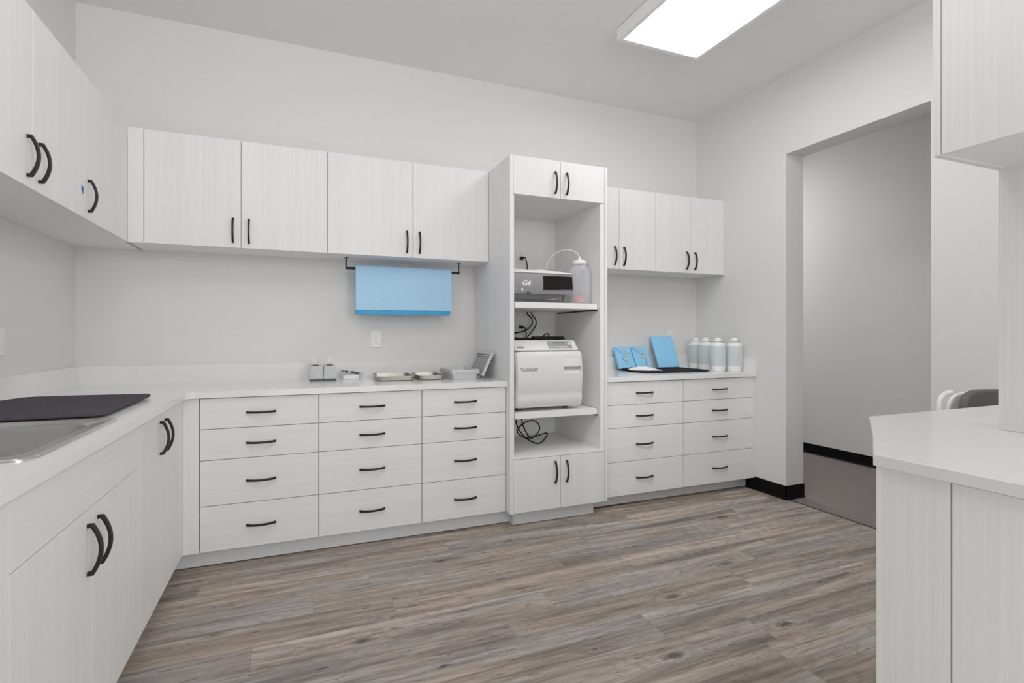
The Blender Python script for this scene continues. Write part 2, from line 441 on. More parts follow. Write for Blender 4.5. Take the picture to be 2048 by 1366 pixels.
    bp = N.new('ShaderNodeBump'); bp.inputs['Strength'].default_value = 0.12; bp.inputs['Distance'].default_value = 0.002
    Lk.new(fine, bp.inputs['Height']); Lk.new(bp.outputs['Normal'], b.inputs['Normal'])
    return struct('floor', bm, m)
make_floor()
struct('floor_corridor', one(4.490, XC + 0.1, YN, 2.1, -0.03, 0.0), M['carpet'])
struct('trim_1', one(4.486, 4.493, OY1, OY0, 0.0, 0.003), M['rubber'])

def cove(bm, p0, p1, n, h=0.1007):
    """rubber base along p0-p1 (plan points), n = plan direction into the room"""
    prof = [(0, 0), (0.016, 0), (0.016, 0.002), (0.009, 0.008), (0.006, 0.020), (0.006, h - 0.002), (0.004, h), (0, h)]
    t = bmesh.new(); a = [t.verts.new((p0[0] + n[0] * d, p0[1] + n[1] * d, z)) for d, z in prof]
    b = [t.verts.new((p1[0] + n[0] * d, p1[1] + n[1] * d, z)) for d, z in prof]
    for i in range(len(prof)):
        j = (i + 1) % len(prof); t.faces.new((a[i], a[j], b[j], b[i]))
    t.faces.new(a); t.faces.new(list(reversed(b)))
    bmesh.ops.recalc_face_normals(t, faces=list(t.faces)); merge(bm, t)
bm = B()
cove(bm, (W, -0.565), (W, OY0 - 0.006), (-1, 0)); cove(bm, (W - 0.006, OY0), (W + JT + 0.006, OY0), (0, -1))
cove(bm, (W + JT, OY0), (W + JT, 0.12), (1, 0)); 
struct('baseboard_right', bm, M['rubber'])
bm = B(); cove(bm, (W, YN), (W, OY1), (-1, 0)); cove(bm, (W, OY1), (W + JT, OY1), (0, 1)); struct('baseboard_right_near', bm, M['rubber'])
bm = B(); cove(bm, (XC, YN), (XC, 2.0), (-1, 0)); struct('baseboard_corridor', bm, M['rubber'])
bm = B(); cove(bm, (0, YN), (W, YN), (0, 1)); struct('baseboard_front', bm, M['rubber'])

# ------------------------------------------------------------------ handles, doors, drawers
def handle_bm(c, L, N):
    """arched bar pull: c = centre on the face, L = length direction, N = outward"""
    L = Vector(L); N = Vector(N); Wd = L.cross(N)
    hl = 0.0715; outer = [(-hl, 0.0), (-hl, 0.0145)]; inner = []
    k = 14
    for i in range(k + 1):
        t = -1 + 2 * i / k
        outer.append((t * (hl - 0.0025), 0.0165 + 0.0205 * (1 - t * t)))
    outer += [(hl, 0.0145), (hl, 0.0), (hl - 0.0115, 0.0)]
    for i in range(k + 1):
        t = 1 - 2 * i / k
        inner.append((t * (hl - 0.0115), 0.0085 + 0.0182 * (1 - t * t)))
    prof = outer + inner + [(-hl + 0.0115, 0.0)]
    t = bmesh.new(); w = 0.0053
    a = [t.verts.new((p[0], -w, p[1])) for p in prof]; b = [t.verts.new((p[0], w, p[1])) for p in prof]
    n = len(prof)
    m = k + 1
    for i in range(n):
        j = (i + 1) % n; t.faces.new((a[i], a[j], b[j], b[i]))
    # side caps as quads between outer and inner chains
    oi = [2 + i for i in range(m)]; ii = [2 + m + 3 + (m - 1 - i) for i in range(m)]
    for s in (a, b):
        for i in range(m - 1):
            t.faces.new((s[oi[i]], s[oi[i + 1]], s[ii[i + 1]], s[ii[i]]))
        t.faces.new((s[0], s[1], s[2], s[ii[0]], s[n - 1]))
        t.faces.new((s[oi[-1]], s[2 + m], s[2 + m + 1], s[2 + m + 2], s[ii[-1]]))
    bmesh.ops.recalc_face_normals(t, faces=list(t.faces))
    sharp = [e for e in t.edges if len(e.link_faces) == 2 and e.calc_face_angle(0) > 0.6]
    bmesh.ops.bevel(t, geom=sharp, offset=0.0014, segments=2, affect='EDGES', profile=0.5, clamp_overlap=True)
    mt = Matrix(((L.x, Wd.x, N.x, c[0]), (L.y, Wd.y, N.y, c[1]), (L.z, Wd.z, N.z, c[2]), (0, 0, 0, 1)))
    bm = bmesh.new(); merge(bm, t, mt)
    bmesh.ops.recalc_face_normals(bm, faces=list(bm.faces))
    return bm
def add_handle(parent, c, L, N):
    return obj('handle', handle_bm(c, L, N), M['handle'], parent, True, 40)

TH = 0.019; G = 0.0018
def door_y(root, x0, x1, z0, z1, yf, hx=None, hz=None, name='door', g=G):
    d = obj(name, one(x0 + g, x1 - g, yf, yf + TH, z0 + g, z1 - g, bev=0.0008), M['lamv'], root)
    if hx is not None: add_handle(d, (hx, yf, hz), (0, 0, 1), (0, -1, 0))
    return d
def door_x(root, y0, y1, z0, z1, xf, hy=None, hz=None, name='door', mat='lamv', g=0.0012):
    d = obj(name, one(xf - TH, xf, y0 + g, y1 - g, z0 + g, z1 - g, bev=0.0008), M[mat], root)
    if hy is not None: add_handle(d, (xf, hy, hz), (0, 0, 1), (1, 0, 0))
    return d

ZU0, ZU1 = 1.7023, 2.3228
DU, XU = -0.3248, 0.3267
HZU = 1.802
# upper cabinets, left wall
t = thing('wall_cabinet', 'white woodgrain two-door wall cabinet on left wall with a scrap of blue tape on it', 'cabinet', (0, -1.42, ZU0))
obj('carcass', one(0.001, XU - TH - 0.001, -1.890, -0.9487, ZU0 + 0.004, ZU1), M['lami'], t)
door_x(t, -1.890, -1.4199, ZU0, ZU1, XU, -1.4199 - 0.042, HZU + 0.005)
door_x(t, -1.4199, -0.948, ZU0, ZU1, XU, -1.4199 + 0.045, HZU + 0.005)
t = thing('wall_cabinet', 'white woodgrain single-door wall cabinet in the left corner of the room', 'cabinet', (0, -0.5, ZU0))
obj('carcass', one(0.001, XU - TH - 0.001, -0.947, -0.001, ZU0 + 0.004, ZU1), M['lami'], t)
door_x(t, -0.948, DU + 0.0008, ZU0, ZU1, XU, -0.948 + 0.045, HZU + 0.005)
# upper cabinets, back wall left of the tall unit
def upper_y(label, x0, x1, seam, yf, zt=ZU1, filler=None, endfill=None):
    t = thing('wall_cabinet', label, 'cabinet', ((x0 + x1) / 2, 0, ZU0))
    obj('carcass', one(x0 + 0.0005 if not filler else filler + 0.0005, x1 - 0.0005, yf + TH + 0.001, -0.001, ZU0 + 0.004, zt), M['lami'], t)
    if filler: obj('filler', one(filler + 0.0006, x0 - 0.0015, yf, yf + TH, ZU0, zt, bev=0.0006), M['lamv'], t)
    xe = endfill if endfill else x1
    door_y(t, x0, seam, ZU0, zt, yf, seam - 0.041, HZU)
    door_y(t, seam, xe, ZU0, zt, yf, seam + 0.041, HZU)
    if endfill: obj('filler', one(endfill + 0.0004, x1 - 0.0006, yf, yf + TH, ZU0, zt, bev=0.0006), M['lamv'], t)
    return t
upper_y('white woodgrain two-door wall cabinet on back wall next to the left corner', 0.400, 1.3405, 0.871, DU, filler=XU)
upper_y('white woodgrain two-door wall cabinet directly above the hanging blue wrap', 1.3405, 2.3872, 1.8649, DU)
YR = -0.3374
upper_y('white woodgrain two-door wall cabinet on back wall immediately right of the tall cabinet', 3.0912, 3.7704, 3.4315, YR, 2.3202)
upper_y('white woodgrain two-door wall cabinet at the right end of the back wall, above white bottles', 3.7704, W - 0.001, 4.1116, YR, 2.3202, endfill=4.4535)

# base cabinets
ZB, ZD = 0.0906, 0.8790
ZR = [0.8772, 0.7188, 0.5594, 0.3248, 0.0906]
YF = -0.6417; XL = 0.634
def drawer_unit(label, x0, x1, yf, kick_y, endfill=None, kx=(0, 0)):
    t = thing('drawer_cabinet', label, 'cabinet', ((x0 + x1) / 2, -0.3, 0))
    obj('carcass', one(x0 + 0.0005, x1 - 0.0005, yf + TH + 0.001, -0.001, ZB, ZD), M['lami'], t)
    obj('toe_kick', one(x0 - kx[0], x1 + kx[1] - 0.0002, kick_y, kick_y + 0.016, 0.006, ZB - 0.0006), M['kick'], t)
    xe = endfill or x1
    for za, zb in zip(ZR, ZR[1:]):
        g = 0.0023
        d = obj('drawer', one(x0 + g, xe - g, yf, yf + TH, zb + 0.0018, za - 0.0018, bev=0.0008), M['lamh'], t)
        add_handle(d, ((x0 + xe) / 2, yf, (za + zb) / 2), (1, 0, 0), (0, -1, 0))
    if endfill: obj('filler', one(endfill + 0.0006, x1 - 0.0008, yf, yf + TH, ZB, ZD, bev=0.0006), M['lamv'], t)
    return t
KY = -0.5902
drawer_unit('white four-drawer base cabinet, leftmost of three under the long back counter', 0.709, 1.2796, YF, KY)
drawer_unit('white four-drawer base cabinet, middle of three under the long back counter', 1.2796, 1.8526, YF, KY)
drawer_unit('white four-drawer base cabinet touching the left side of the tall cabinet', 1.8526, 2.3872, YF, KY, kx=(0, 0.0396))
YF2 = -0.6462
drawer_unit('white four-drawer base cabinet touching the right side of the tall cabinet', 3.0912, 3.7774, YF2, -0.5593, kx=(0.0764, 0))
drawer_unit('white four-drawer base cabinet at the right wall, under the white bottles', 3.7774, W - 0.001, YF2, -0.5593, endfill=4.4563)

t = thing('base_cabinet', 'white woodgrain two-door corner base cabinet at left, between sink cabinet and drawers', 'cabinet', (0.3, -0.9, 0))
obj('carcass', one(0.001, XL - TH - 0.001, -1.4225, -0.001, ZB, ZD), M['lami'], t)
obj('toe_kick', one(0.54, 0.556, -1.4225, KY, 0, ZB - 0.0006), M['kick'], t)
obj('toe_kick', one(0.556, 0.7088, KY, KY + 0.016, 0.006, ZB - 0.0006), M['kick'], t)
door_x(t, -1.423, -1.0698, ZB, ZD, XL, -1.106, 0.768)
door_x(t, -1.0698, -0.662, ZB, ZD, XL, -1.0205, 0.768)
obj('filler', one(XL - TH, XL, -0.6612, YF + 0.0004, ZB, ZD, bev=0.0004), M['lamv'], t)
obj('filler', one(XL + 0.0004, 0.7072, YF, YF + TH, ZB, ZD, bev=0.0006), M['lamv'], t)

t = thing('sink_cabinet', 'white woodgrain two-door base cabinet under the stainless sink', 'cabinet', (0.3, -1.9, 0))
bm = B()     # open-topped box so the basin has room
box(bm, 0.001, XL - TH - 0.001, -2.3605, -2.3425, ZB, ZD); box(bm, 0.001, XL - TH - 0.001, -1.4415, -1.4235, ZB, ZD)
box(bm, 0.001, 0.013, -2.3425, -1.4415, ZB, ZD); box(bm, 0.013, XL - TH - 0.001, -2.3425, -1.4415, ZB, ZB + 0.018)
obj('carcass', bm, M['lami'], t)
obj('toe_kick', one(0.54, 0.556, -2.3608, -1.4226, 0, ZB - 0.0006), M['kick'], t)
obj('false_front', one(XL - TH, XL, -2.3608 + 0.0012, -1.423 - 0.0012, 0.7220, ZD - 0.0012, bev=0.0008), M['lamhy'], t)
door_x(t, -2.3608, -1.8975, ZB, 0.7203, XL, -1.9385, 0.611)
door_x(t, -1.8975, -1.423, ZB, 0.7203, XL, -1.8575, 0.611)
t = thing('base_cabinet', 'white woodgrain base cabinet cut by the left edge, in front of the sink cabinet', 'cabinet', (0.3, -2.6, 0))
obj('carcass', one(0.001, XL - TH - 0.001, -2.84, -2.3612, ZB, ZD), M['lami'], t)
obj('toe_kick', one(0.54, 0.556, -2.84, -2.3612, 0, ZB - 0.0006), M['kick'], t)
door_x(t, -2.84, -2.3608, ZB, ZD, XL, -2.80, 0.768)

# ------------------------------------------------------------------ tall appliance cabinet
T0, T1, TM, T2, T3 = 2.3877, 2.4099, 2.7397, 3.0688, 3.0906
TY = -0.7076; TZ1, TZ2, TZ3 = 2.3217, 2.079, 0.4268
CI0, CI1, CB = 2.4201, 3.038, -0.045
t = thing('tall_cabinet', 'tall white appliance cabinet with open middle holding two sterilizers', 'cabinet', (2.74, -0.35, 0))
for a, b in ((T0, T1), (T2 + 0.0008, T3)):
    obj('side_panel', one(a, b, TY, -0.001, ZB, TZ1, bev=0.0006), M['lamv'], t)
bm = B()
box(bm, T1 + 0.0002, CI0, TY + 0.012, -0.02, ZB, TZ1 - 0.002)
box(bm, CI1, T2, -0.66, -0.02, ZB, TZ1 - 0.002)
obj('inner_side', bm, M['lami'], t)
obj('filler', one(3.0375, T2 - 0.0008, TY + 0.004, -0.6605, TZ3, TZ2 - 0.001), M['lami'], t)
obj('back_panel', one(CI0, CI1, CB, -0.0205, ZB, TZ1 - 0.002), M['lami'], t)
bm = B(); box(bm, CI0 + 0.0002, CI1 - 0.0002, TY + TH + 0.001, CB - 0.0003, TZ2, TZ1 - 0.003)
obj('top_box', bm, M['lami'], t)
obj('fixed_shelf', one(T1 + 0.001, T2 - 0.001, TY + 0.001, CB - 0.0003, TZ3 + 0.001, 0.4430, bev=0.0008), M['lami'], t)
obj('bottom_box', one(CI0 + 0.0002, CI1 - 0.0002, TY + TH + 0.001, CB - 0.0003, ZB, TZ3), M['lami'], t)
door_y(t, T1, TM, TZ2, TZ1 + 0.001, TY, TM - 0.041, 2.178); door_y(t, TM, T2, TZ2, TZ1 + 0.001, TY, TM + 0.041, 2.178)
door_y(t, T1, TM, ZB, TZ3, TY, TM - 0.041, 0.325); door_y(t, TM, T2, ZB, TZ3, TY, TM + 0.041, 0.325)
obj('toe_kick', one(2.4274, 3.0144, -0.6547, -0.555, 0.004, ZB - 0.0006), M['kick'], t)
def pullout(z0, z1):
    s = obj('pullout_shelf', one(2.4340, 3.0300, -0.68, -0.09, z0, z1, bev=0.0010), M['lami'], t)
    bm = B()
    box(bm, 3.0308, 3.0372, -0.676, -0.10, z0 - 0.002, z0 + 0.004); box(bm, 3.0346, 3.0372, -0.676, -0.10, z0 - 0.002, z1 + 0.002)
    box(bm, 3.0309, 3.0343, -0.672, -0.10, z1 - 0.008, z1 - 0.001)
    sl = obj('slide', bm, M['chrome'], s)
    bm = B(); box(bm, 3.0240, 3.0376, -0.674, -0.10, z0 - 0.0105, z0 - 0.0025); obj('slide_track', bm, M['black'], t)
    bm = B(); box(bm, 2.4204, 2.4230, -0.676, -0.10, z0 - 0.002, z1 + 0.002); box(bm, 2.4230, 2.4338, -0.676, -0.10, z0 + 0.010, z0 + 0.014)
    obj('slide', bm, M['chrome'], s)
pullout(1.3755, 1.4119); pullout(0.6735, 0.7117)

# ------------------------------------------------------------------ countertops
ZC = 0.914; ZCB = 0.8808; ZS = 1.0225
def arc(c, r, a0, a1, n=8):
    return [(c[0] + r * math.cos(a0 + (a1 - a0) * i / n), c[1] + r * math.sin(a0 + (a1 - a0) * i / n)) for i in range(n + 1)]
t = thing('countertop', 'long white quartz countertop along left and back walls, holding the sink', 'countertop', (0.3, -0.3, ZCB))
xc, yc, r = 0.6533, -0.6589, 0.04
outer = [(0.001, -2.85), (xc, -2.85)] + arc((xc + r, yc - r), r, PI, PI / 2) + [(2.3870, yc), (2.3870, -0.001), (0.001, -0.001)]
SX0, SX1, SY0, SY1 = 0.075, 0.6075, -2.192, -1.532      # sink rim
inner = [(SX0 + 0.012, SY0 + 0.012), (SX1 - 0.012, SY0 + 0.012), (SX1 - 0.012, SY1 - 0.012), (SX0 + 0.012, SY1 - 0.012)]
bm = B(); holed_slab(bm, outer, inner, ZCB, ZC); obj('slab', bm, M['quartz'], t)
obj('backsplash', one(0.0195, 2.3870, -0.021, -0.001, ZC - 0.002, ZS, bev=0.0006), M['quartz'], t)
obj('backsplash', one(0.001, 0.021, -2.85, -0.001, ZC - 0.002, ZS, bev=0.0006), M['quartz'], t)
t = thing('countertop', 'short white quartz countertop right of the tall cabinet, below white bottles', 'countertop', (3.78, -0.3, ZCB))
obj('slab', one(3.0912, W - 0.001, -0.6637, -0.001, ZCB, ZC, bev=0.0012), M['quartz'], t)
obj('backsplash', one(3.0912, W - 0.0195, -0.021, -0.001, ZC - 0.002, ZS, bev=0.0006), M['quartz'], t)
obj('backsplash', one(W - 0.021, W - 0.001, -0.6625, -0.001, ZC - 0.002, ZS, bev=0.0006), M['quartz'], t)
t = thing('countertop', 'white quartz peninsula countertop with an angled end, right foreground', 'countertop', (3.2, -3.3, 0.8870))
pen = [(2.4560, -4.7), (3.26, -4.7), (3.26, -3.1), (4.470, -3.1), (4.470, -2.4765), (3.0405, -2.4780),
       (2.9446, -2.5445), (2.8237, -2.6289), (2.7336, -2.6914), (2.6653, -2.7368), (2.4560, -2.8743)]
bm = B(); prism(bm, pen, 'z', 0.8870, ZC, bev=0.0015); obj('slab', bm, M['quartzdim'], t)

# peninsula base, wall panel and wall cabinet
PX = 2.486
t = thing('base_cabinet', 'white woodgrain base cabinet under the peninsula countertop, right foreground', 'cabinet', (2.8, -3.4, 0))
obj('carcass', one(PX + TH + 0.001, 3.140, -4.6, -2.882, ZB, 0.8866), M['lami'], t)
obj('side_panel', one(PX + 0.004, 3.140, -2.8815, -2.8605, 0.0, 0.8866, bev=0.001), M['lami'], t)
obj('filler', one(PX, PX + TH, -3.0195, -2.8620, 0.0, 0.8866, bev=0.001), M['lamv'], t)
obj('toe_kick', one(PX + 0.075, PX + 0.09, -4.6, -3.022, 0, ZB), M['kick'], t)
for a, b in ((-3.50, -3.0225), (-3.98, -3.50), (-4.46, -3.98)):
    obj('door', one(PX, PX + TH, a + 0.0015, b - 0.0012, ZB, 0.8795, bev=0.001), M['lamv'], t)
o = obj('divider_panel', one(3.143, 3.243, -4.7, -2.8005, ZC + 0.0005, 2.3228), M['lamv'])
tag(o, 'tall white woodgrain panel standing on the peninsula countertop below the wall cabinet', 'panel')
UX = 2.820
t = thing('wall_cabinet', 'white woodgrain wall cabinet hanging above the peninsula, top right foreground', 'cabinet', (3.0, -3.4, ZU0))
obj('side_panel', one(UX, 3.1425, -2.8195, -2.8005, ZU0 - 0.0005, ZU1, bev=0.0008), M['lamv'], t)
obj('carcass', one(UX + TH + 0.001, 3.1425, -4.3, -2.8198, ZU0 + 0.004, ZU1), M['lami'], t)
for a, b in ((-3.30, -2.8215), (-3.79, -3.30), (-4.28, -3.79)):
    d = obj('door', one(UX, UX + TH, a + 0.0012, b - 0.0012, ZU0, ZU1, bev=0.001), M['lamv'], t)
    if b < -3.2: add_handle(d, (UX, b - 0.045, HZU), (0, 0, 1), (-1, 0, 0))

# ------------------------------------------------------------------ sink
def rrect(x0, x1, y0, y1, r, n=6):
    return (arc((x1 - r, y1 - r), r, 0, PI / 2, n) + arc((x0 + r, y1 - r), r, PI / 2, PI, n) +
            arc((x0 + r, y0 + r), r, PI, 1.5 * PI, n) + arc((x1 - r, y0 + r), r, 1.5 * PI, 2 * PI, n))
def loft(bm, rings, cap0=False, cap1=False):
    t = bmesh.new(); vr = [[t.verts.new(p) for p in ring] for ring in rings]
    n = len(rings[0])
    for a, b in zip(vr, vr[1:]):
        for i in range(n): t.faces.new((a[i], a[(i + 1) % n], b[(i + 1) % n], b[i]))
    if cap0: t.faces.new(list(reversed(vr[0])))
    if cap1: t.faces.new(vr[-1])
    bmesh.ops.recalc_face_normals(t, faces=list(t.faces)); merge(bm, t)
def ring(x0, x1, y0, y1, r, z, n=6): return [(p[0], p[1], z) for p in rrect(x0, x1, y0, y1, r, n)]
t = thing('kitchen_sink', 'stainless steel drop-in sink basin in the left countertop', 'sink', (0.34, -1.86, ZC))
bx0, bx1, by0, by1 = 0.155, 0.553, -2.137, -1.612
bm = B()
loft(bm, [ring(SX0, SX1, SY0, SY1, 0.05, ZC + 0.0004), ring(SX0, SX1, SY0, SY1, 0.05, ZC + 0.003), ring(SX0 + 0.004, SX1 - 0.004, SY0 + 0.004, SY1 - 0.004, 0.047, ZC + 0.0065),
          ring(SX0 + 0.012, SX1 - 0.012, SY0 + 0.012, SY1 - 0.012, 0.042, ZC + 0.0065), ring(SX0 + 0.020, SX1 - 0.020, SY0 + 0.020, SY1 - 0.020, 0.038, ZC + 0.003),
          ring(bx0 - 0.008, bx1 + 0.008, by0 - 0.008, by1 + 0.008, 0.075, ZC + 0.003), ring(bx0, bx1, by0, by1, 0.07, ZC - 0.001)])
obj('rim', bm, M['rimsteel'], t, True, 50)
bm = B()
loft(bm, [ring(bx0, bx1, by0, by1, 0.07, ZC - 0.001), ring(bx0 + 0.004, bx1 - 0.004, by0 + 0.004, by1 - 0.004, 0.068, ZC - 0.012),
          ring(bx0 + 0.014, bx1 - 0.014, by0 + 0.014, by1 - 0.014, 0.065, ZC - 0.150), ring(bx0 + 0.022, bx1 - 0.022, by0 + 0.022, by1 - 0.022, 0.06, ZC - 0.172),
          ring(bx0 + 0.05, bx1 - 0.05, by0 + 0.05, by1 - 0.05, 0.045, ZC - 0.182)], cap1=True)
obj('basin', bm, M['steel'], t, True, 50)
bm = B(); lathe(bm, [(0, 0.002), (0.02, 0.002), (0.043, 0.004), (0.045, 0.0)], (0.35, -1.87, ZC - 0.1815), 24); obj('drain', bm, M['chrome'], t, True)

# ------------------------------------------------------------------ ceiling lights
def light_fixture(label, x0, x1, y0, y1, pm, z=H):
    zb = z - 0.0774; t = thing('ceiling_light', label, 'light', ((x0 + x1) / 2, (y0 + y1) / 2, zb))
    b = 0.029; bm = B()
    for a in ((x0, x1, y0, y0 + 0.012, zb, z - 0.003), (x0, x1, y1 - 0.012, y1, zb, z - 0.003), (x0, x0 + 0.012, y0 + 0.012, y1 - 0.012, zb, z - 0.003), (x1 - 0.012, x1, y0 + 0.012, y1 - 0.012, zb, z - 0.003)):
        box(bm, *a)
    for a in ((x0 + 0.012, x1 - 0.012, y0 + 0.012, y0 + b, zb, zb + 0.01), (x0 + 0.012, x1 - 0.012, y1 - b, y1 - 0.012, zb, zb + 0.01),
              (x0 + 0.012, x0 + b, y0 + b, y1 - b, zb, zb + 0.01), (x1 - b, x1 - 0.012, y0 + b, y1 - b, zb, zb + 0.01)):
        box(bm, *a)
    box(bm, x0 + 0.012, x1 - 0.012, y0 + 0.012, y1 - 0.012, z - 0.012, z - 0.003)
    f = obj('frame', bm, M['whiteplastic'], t)
    bm = B()
    for zz in (zb + 0.030, zb + 0.054): cyl(bm, (x0 - 0.0006, y1 - 0.012, zz), (x0 + 0.001, y1 - 0.012, zz), 0.0022, n=8)
    obj('screw_hole', bm, M['slot'], f)
    obj('seam', one(x0 + 0.002, x1 - 0.002, y0 + 0.002, y1 - 0.002, z - 0.003, z - 0.0002), M['slot'], t)  # dark sheet painting the shadow gap between frame and ceiling
    obj('diffuser', one(x0 + b + 0.0004, x1 - b - 0.0004, y0 + b + 0.0004, y1 - b - 0.0004, zb + 0.003, zb + 0.007), pm, t)
light_fixture('white ceiling panel light glowing above the opening side of the room', 3.004, 3.630, -2.173, -0.953, M['panel'])
light_fixture('added unseen ceiling panel light brightening the corridor beyond the opening', 4.70, 5.326, 0.45, 1.67, M['panel2'])  # unseen panel added to light the corridor wall

# ------------------------------------------------------------------ outlets
def outlet(label, c, N, group=None, group_plate=True, switch=False):
    """duplex receptacle; N: outward plan direction"""
    N = Vector((N[0], N[1], 0)); U = Vector((-N.y, N.x, 0)); c = Vector(c)
    t = thing('light_switch' if switch else 'wall_outlet', label, 'switch' if switch else 'outlet', tuple(c), group)
    def bb(u0, u1, n0, n1, z0, z1, bev=0.0):
        bm = B(); box(bm, u0, u1, n0, n1, z0, z1, bev=bev)
        bmesh.ops.transform(bm, matrix=Matrix(((U.x, N.x, 0, c.x), (U.y, N.y, 0, c.y), (0, 0, 1, c.z), (0, 0, 0, 1))), verts=list(bm.verts))
        bmesh.ops.recalc_face_normals(bm, faces=list(bm.faces)); return bm
    obj('cover_plate', bb(-0.035, 0.035, 0.0005, 0.0055, -0.0575, 0.0575, 0.0018), M['outlet'], t)
    if switch:
        obj('rocker', bb(-0.016, 0.016, 0.0055, 0.0085, -0.033, 0.033, 0.0012), M['outlet'], t); return t
    for s in (1, -1):
        f = obj('receptacle', bb(-0.0165, 0.0165, 0.0052, 0.0068, s * 0.0195 - 0.014, s * 0.0195 + 0.014, 0.0007), M['outlet'], t)
        bm = bb(-0.0078, -0.0060, 0.0066, 0.00705, s * 0.0195 - 0.001, s * 0.0195 + 0.007)
        for e in ((0.0060, 0.0078, 0.0066, 0.00705, s * 0.0195 - 0.001, s * 0.0195 + 0.007), (-0.0024, 0.0024, 0.0066, 0.00705, s * 0.0195 - 0.0095, s * 0.0195 - 0.0050)):
            b2 = bb(*e); merge(bm, b2)
        obj('slots', bm, M['slot'], f)
    return t
outlet('white duplex outlet on back wall below the hanging blue wrap', (1.673, 0, 1.1735), (0, -1))
outlet('white duplex outlet on back wall partly hidden behind the largest blue pack', (4.173, 0, 1.180), (0, -1))
outlet('white duplex outlet inside tall cabinet above the upper machine, cord plugged in', (2.744, CB, 1.804), (0, -1))
outlet('white duplex outlet inside tall cabinet above the lower machine, cord plugged in', (2.738, CB, 1.283), (0, -1))
outlet('white switch plate on left wall at the left edge of the picture', (0, -0.836, 1.1725), (1, 0), switch=True)

# ------------------------------------------------------------------ hanging wrap
t = thing('hanging_rod', 'thin black metal rod bracketed under the back wall cabinet', 'rod', (1.845, -0.155, 1.64))
RY = -0.155; RZ = 1.638
bm = B(); cyl(bm, (1.463, RY, RZ), (2.227, RY, RZ), 0.0085, n=16); obj('rod', bm, M['black'], t, True)
for x in (1.466, 2.224):
    bm = B(); cyl(bm, (x, RY, RZ - 0.006), (x, RY, 1.7000), 0.0032, n=10); lathe(bm, [(0, 0), (0.014, 0), (0.014, 0.003), (0, 0.003)], (x, RY, 1.7028), 16)
    obj('bracket', bm, M['black'], t, True)
def drape(bm, x0, x1, r, zf, zbk, th, wob=0.002, nx=40):
    """cloth folded over the rod: front drop to zf, back drop to zbk; profile in (y,z)"""
    prof = []
    n1 = 14
    for i in range(n1 + 1): prof.append((-r, zf + (RZ - zf) * i / n1))
    for i in range(1, 12): a = PI - PI * i / 12; prof.append((r * math.cos(a), RZ + r * math.sin(a)))
    for i in range(n1 + 1): prof.append((r, RZ + (zbk - RZ) * i / n1))
    t2 = bmesh.new(); rows = []
    for j, (py, pz) in enumerate(prof):
        row = []
        for i in range(nx + 1):
            x = x0 + (x1 - x0) * i / nx
            d = max(0, RZ - pz)
            wv = wob * d / 0.25 * (math.sin(x * 31 + 1.0 + pz * 9) + 0.6 * math.sin(x * 71 + pz * 23))
            wv += 0.0016 * math.exp(-((pz - 1.395) / 0.016) ** 2) * math.sin(x * 55) * (1 if x < x0 + 0.35 else 0.3)
            pin = 1 + (-0.004 if py > 0 else 0) * d
            row.append(t2.verts.new((x + 0.005 * (d / 0.27) * (1 if i < nx / 2 else -1) * 0.0, RY + py + (wv if py < 0 else wv * 0.3), pz + 0.0025 * math.sin(x * 7) * d)))
        rows.append(row)
    for a, b in zip(rows, rows[1:]):
        for i in range(nx): t2.faces.new((a[i], a[i + 1], b[i + 1], b[i]))
    t2.normal_update(); bmesh.ops.solidify(t2, geom=list(t2.faces), thickness=th)
    bmesh.ops.recalc_face_normals(t2, faces=list(t2.faces)); merge(bm, t2)
t = thing('sterilization_wrap', 'light blue sheets of sterilization wrap draped over the black rod', 'wrap', (1.845, RY, 1.34))
bm = B(); drape(bm, 1.521, 2.164, 0.0225, 1.369, 1.40, 0.0015); obj('outer_sheet', bm, M['bluelight'], t, True, 50)
bm = B(); drape(bm, 1.524, 2.152, 0.0185, 1.338, 1.345, 0.0015, 0.001); drape(bm, 1.522, 2.156, 0.0150, 1.345, 1.352, 0.0015, 0.0012); drape(bm, 1.523, 2.148, 0.0118, 1.336, 1.338, 0.0015, 0.0012)
o = obj('inner_sheets', bm, M['bluedark'], t, True, 50); o['label'] = 'darker blue folded inner sheets'

# scrap of tape on a door
bm = B(); prism(bm, [(-0.978, 1.8355), (-0.957, 1.8315), (-0.957, 1.812), (-0.9515, 1.8015), (-0.964, 1.806), (-0.978, 1.815)], 'x', XU + 0.0002, XU + 0.0008)
o = obj('painters_tape', bm, M['bluetape']); tag(o, 'small scrap of dark blue tape stuck on the left wall cabinet door', 'tape')

# ------------------------------------------------------------------ charcoal drying mat at left
def soft_mat(name, outline, z, th, mat, bumpamp=0.0):
    """mat from an outline, rounded rim"""
    c = Vector((sum(p[0] for p in outline) / len(outline), sum(p[1] for p in outline) / len(outline)))
    def off(k): return [((p[0] - c.x) * k + c.x, (p[1] - c.y) * k + c.y) for p in outline]
    bm = B(); rings = []
    for k, zz in ((0.985, 0.0), (1.0, th * 0.3), (1.0, th * 0.7), (0.988, th), (0.955, th * 1.0), (0.6, th * 1.0), (0.25, th * 1.0)):
        rings.append([(p[0], p[1], z + zz) for p in off(k)])
    loft(bm, rings, cap0=True, cap1=True)
    return obj(name, bm, mat, None, True, 60)
def round_poly(pts, r, n=5):
    out = []
    m = len(pts)
    for i in range(m):
        p = Vector(pts[i]); a = (Vector(pts[i - 1]) - p); b = (Vector(pts[(i + 1) % m]) - p)
        ra = min(r, a.length * 0.45, b.length * 0.45)
        pa = p + a.normalized() * ra; pb = p + b.normalized() * ra
        for k in range(n + 1):
            s = k / n; q = (1 - s) ** 2 * pa + 2 * s * (1 - s) * p + s * s * pb
            out.append((q.x, q.y))
    return out
